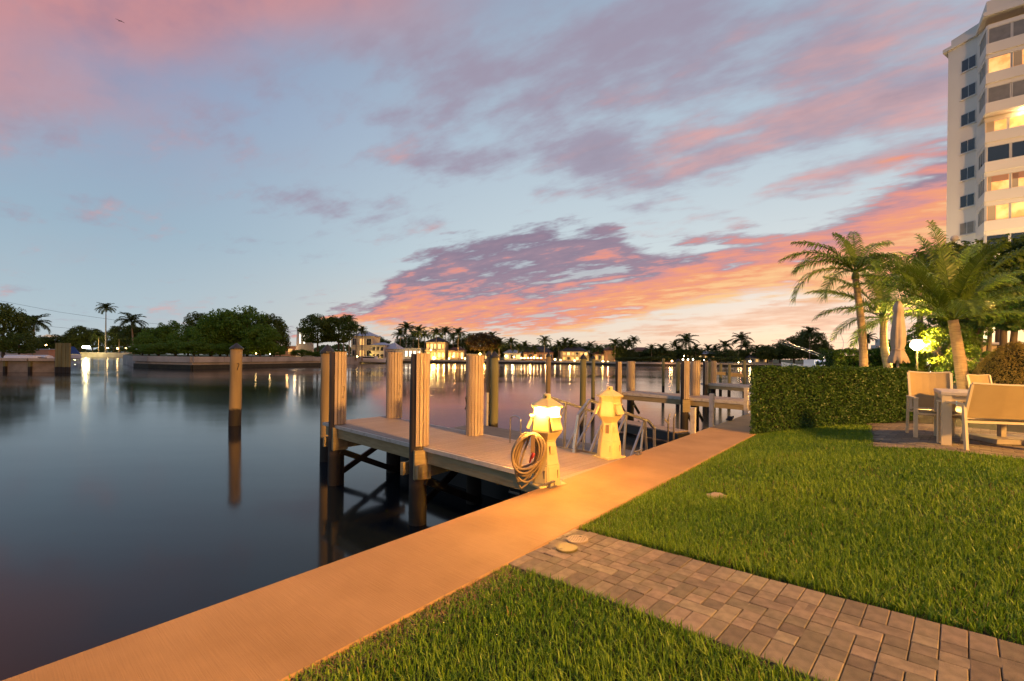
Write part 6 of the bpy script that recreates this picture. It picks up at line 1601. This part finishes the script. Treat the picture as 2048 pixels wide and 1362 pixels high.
# sport fisher at right with outriggers
yb = 62.0; o = thing('sport_boat', 'white sport fishing boat with outriggers beyond the hedge', 'boat', (xat(1655, yb), yb, WZ + 0.05), rad(160))
mb = MB(); hull(mb, 11, 3.4, 1.6, 11, 0.9); mb.build('hull', 'boat_white', o)
MB().prism([(-3, -1.3), (1.8, -1.1), (2.8, 0), (1.8, 1.1), (-3, 1.3)], 1.6, 2.9).build('cabin', 'boat_white', o); MB().box((-0.6, 0, 2.45), (4.3, 2.64, 0.45)).build('window', 'glass_dark', o)
MB().box((-1.0, 0, 3.85), (2.6, 2.2, 0.1)).build('hardtop', 'boat_white', o)
for x in (-2.0, 0.1):
    for y in (-0.9, 0.9): MB().tube([(x, y, 2.9), (x, y, 3.82)], 0.03, 6).build('support', 'steel', o)
for y in (-1, 1): MB().tube([(-0.5, y * 1.2, 2.9), (2.5, y * 1.5, 4.2), (6.5, y * 1.6, 5.6)], [0.04, 0.03, 0.015], 6).build('outrigger', 'steel', o)
MB().tube([(-1.5, 0.6, 3.9), (-1.7, 0.5, 5.2), (-1.3, 0.5, 6.6)], 0.03, 6).build('antenna', 'boat_white', o)
glow(1650, 722, 60, 90, (0.55, 0.65, 1.0), 0.2)
# distant towers
for i, (u, vt, w_, Y) in enumerate(((1768, 678, 17, 900), (1756, 690, 9, 860), (1782, 684, 9, 950))):
    x0 = xat(u, Y); h_ = zat(vt, Y, u); o = thing('apartment_tower', ('widest distant apartment tower on the right skyline', 'lowest distant apartment tower left of the wide one', 'distant apartment tower right of the wide one')[i], 'building', (x0, Y, 0), 0, 'apartment towers on the skyline')
    ww = w_ * Y / F; MB().box((0, 6, h_ / 2), (ww, 12, h_)).build('wall', 'stucco_white', o)
    for f in range(5):
        for k in range(3):
            z_ = h_ * (0.45 + 0.11 * f); MB().box((-ww / 2 + ww * (k + 0.5) / 3, -0.1, z_), (ww / 5, 0.3, h_ * 0.05)).build('window', 'glass_dark' if (f + k) % 3 else 'window_warm', o)
# power cables, bird
for i, pts in enumerate((((-60, 592), (2, 602), (118, 624), (236, 641), (400, 655)), ((60, 648), (110, 654), (165, 659)))):
    MB().tube([at(u, v_, 232) for u, v_ in pts], 0.06, 5).build('power_cable', 'cable_dark', label=('upper long power cable sloping across the left sky', 'lower short power cable beside the left palm')[i], category='cable')
bp_ = at(240, 42, 45); o = thing('bird', 'small dark bird gliding high in the left sky', 'bird', bp_, rad(4)); o.scale = (0.75, 0.75, 0.6)
MB().tube([(-0.25, 0, 0), (-0.1, 0, 0.01), (0.1, 0, 0.01), (0.24, 0, 0.02)], [0.01, 0.05, 0.055, 0.02], 8).build('body', 'bird_dark', o, smooth=True)
for sgn in (-1, 1): MB().add([(-0.06, 0, 0.03), (0.08, 0, 0.03), (sgn * 0.22 + 0.02, sgn * 0.25, 0.08), (sgn * 0.34, sgn * 0.42, 0.03)], [(0, 1, 2), (0, 2, 3)]).build('wing', 'bird_dark', o)
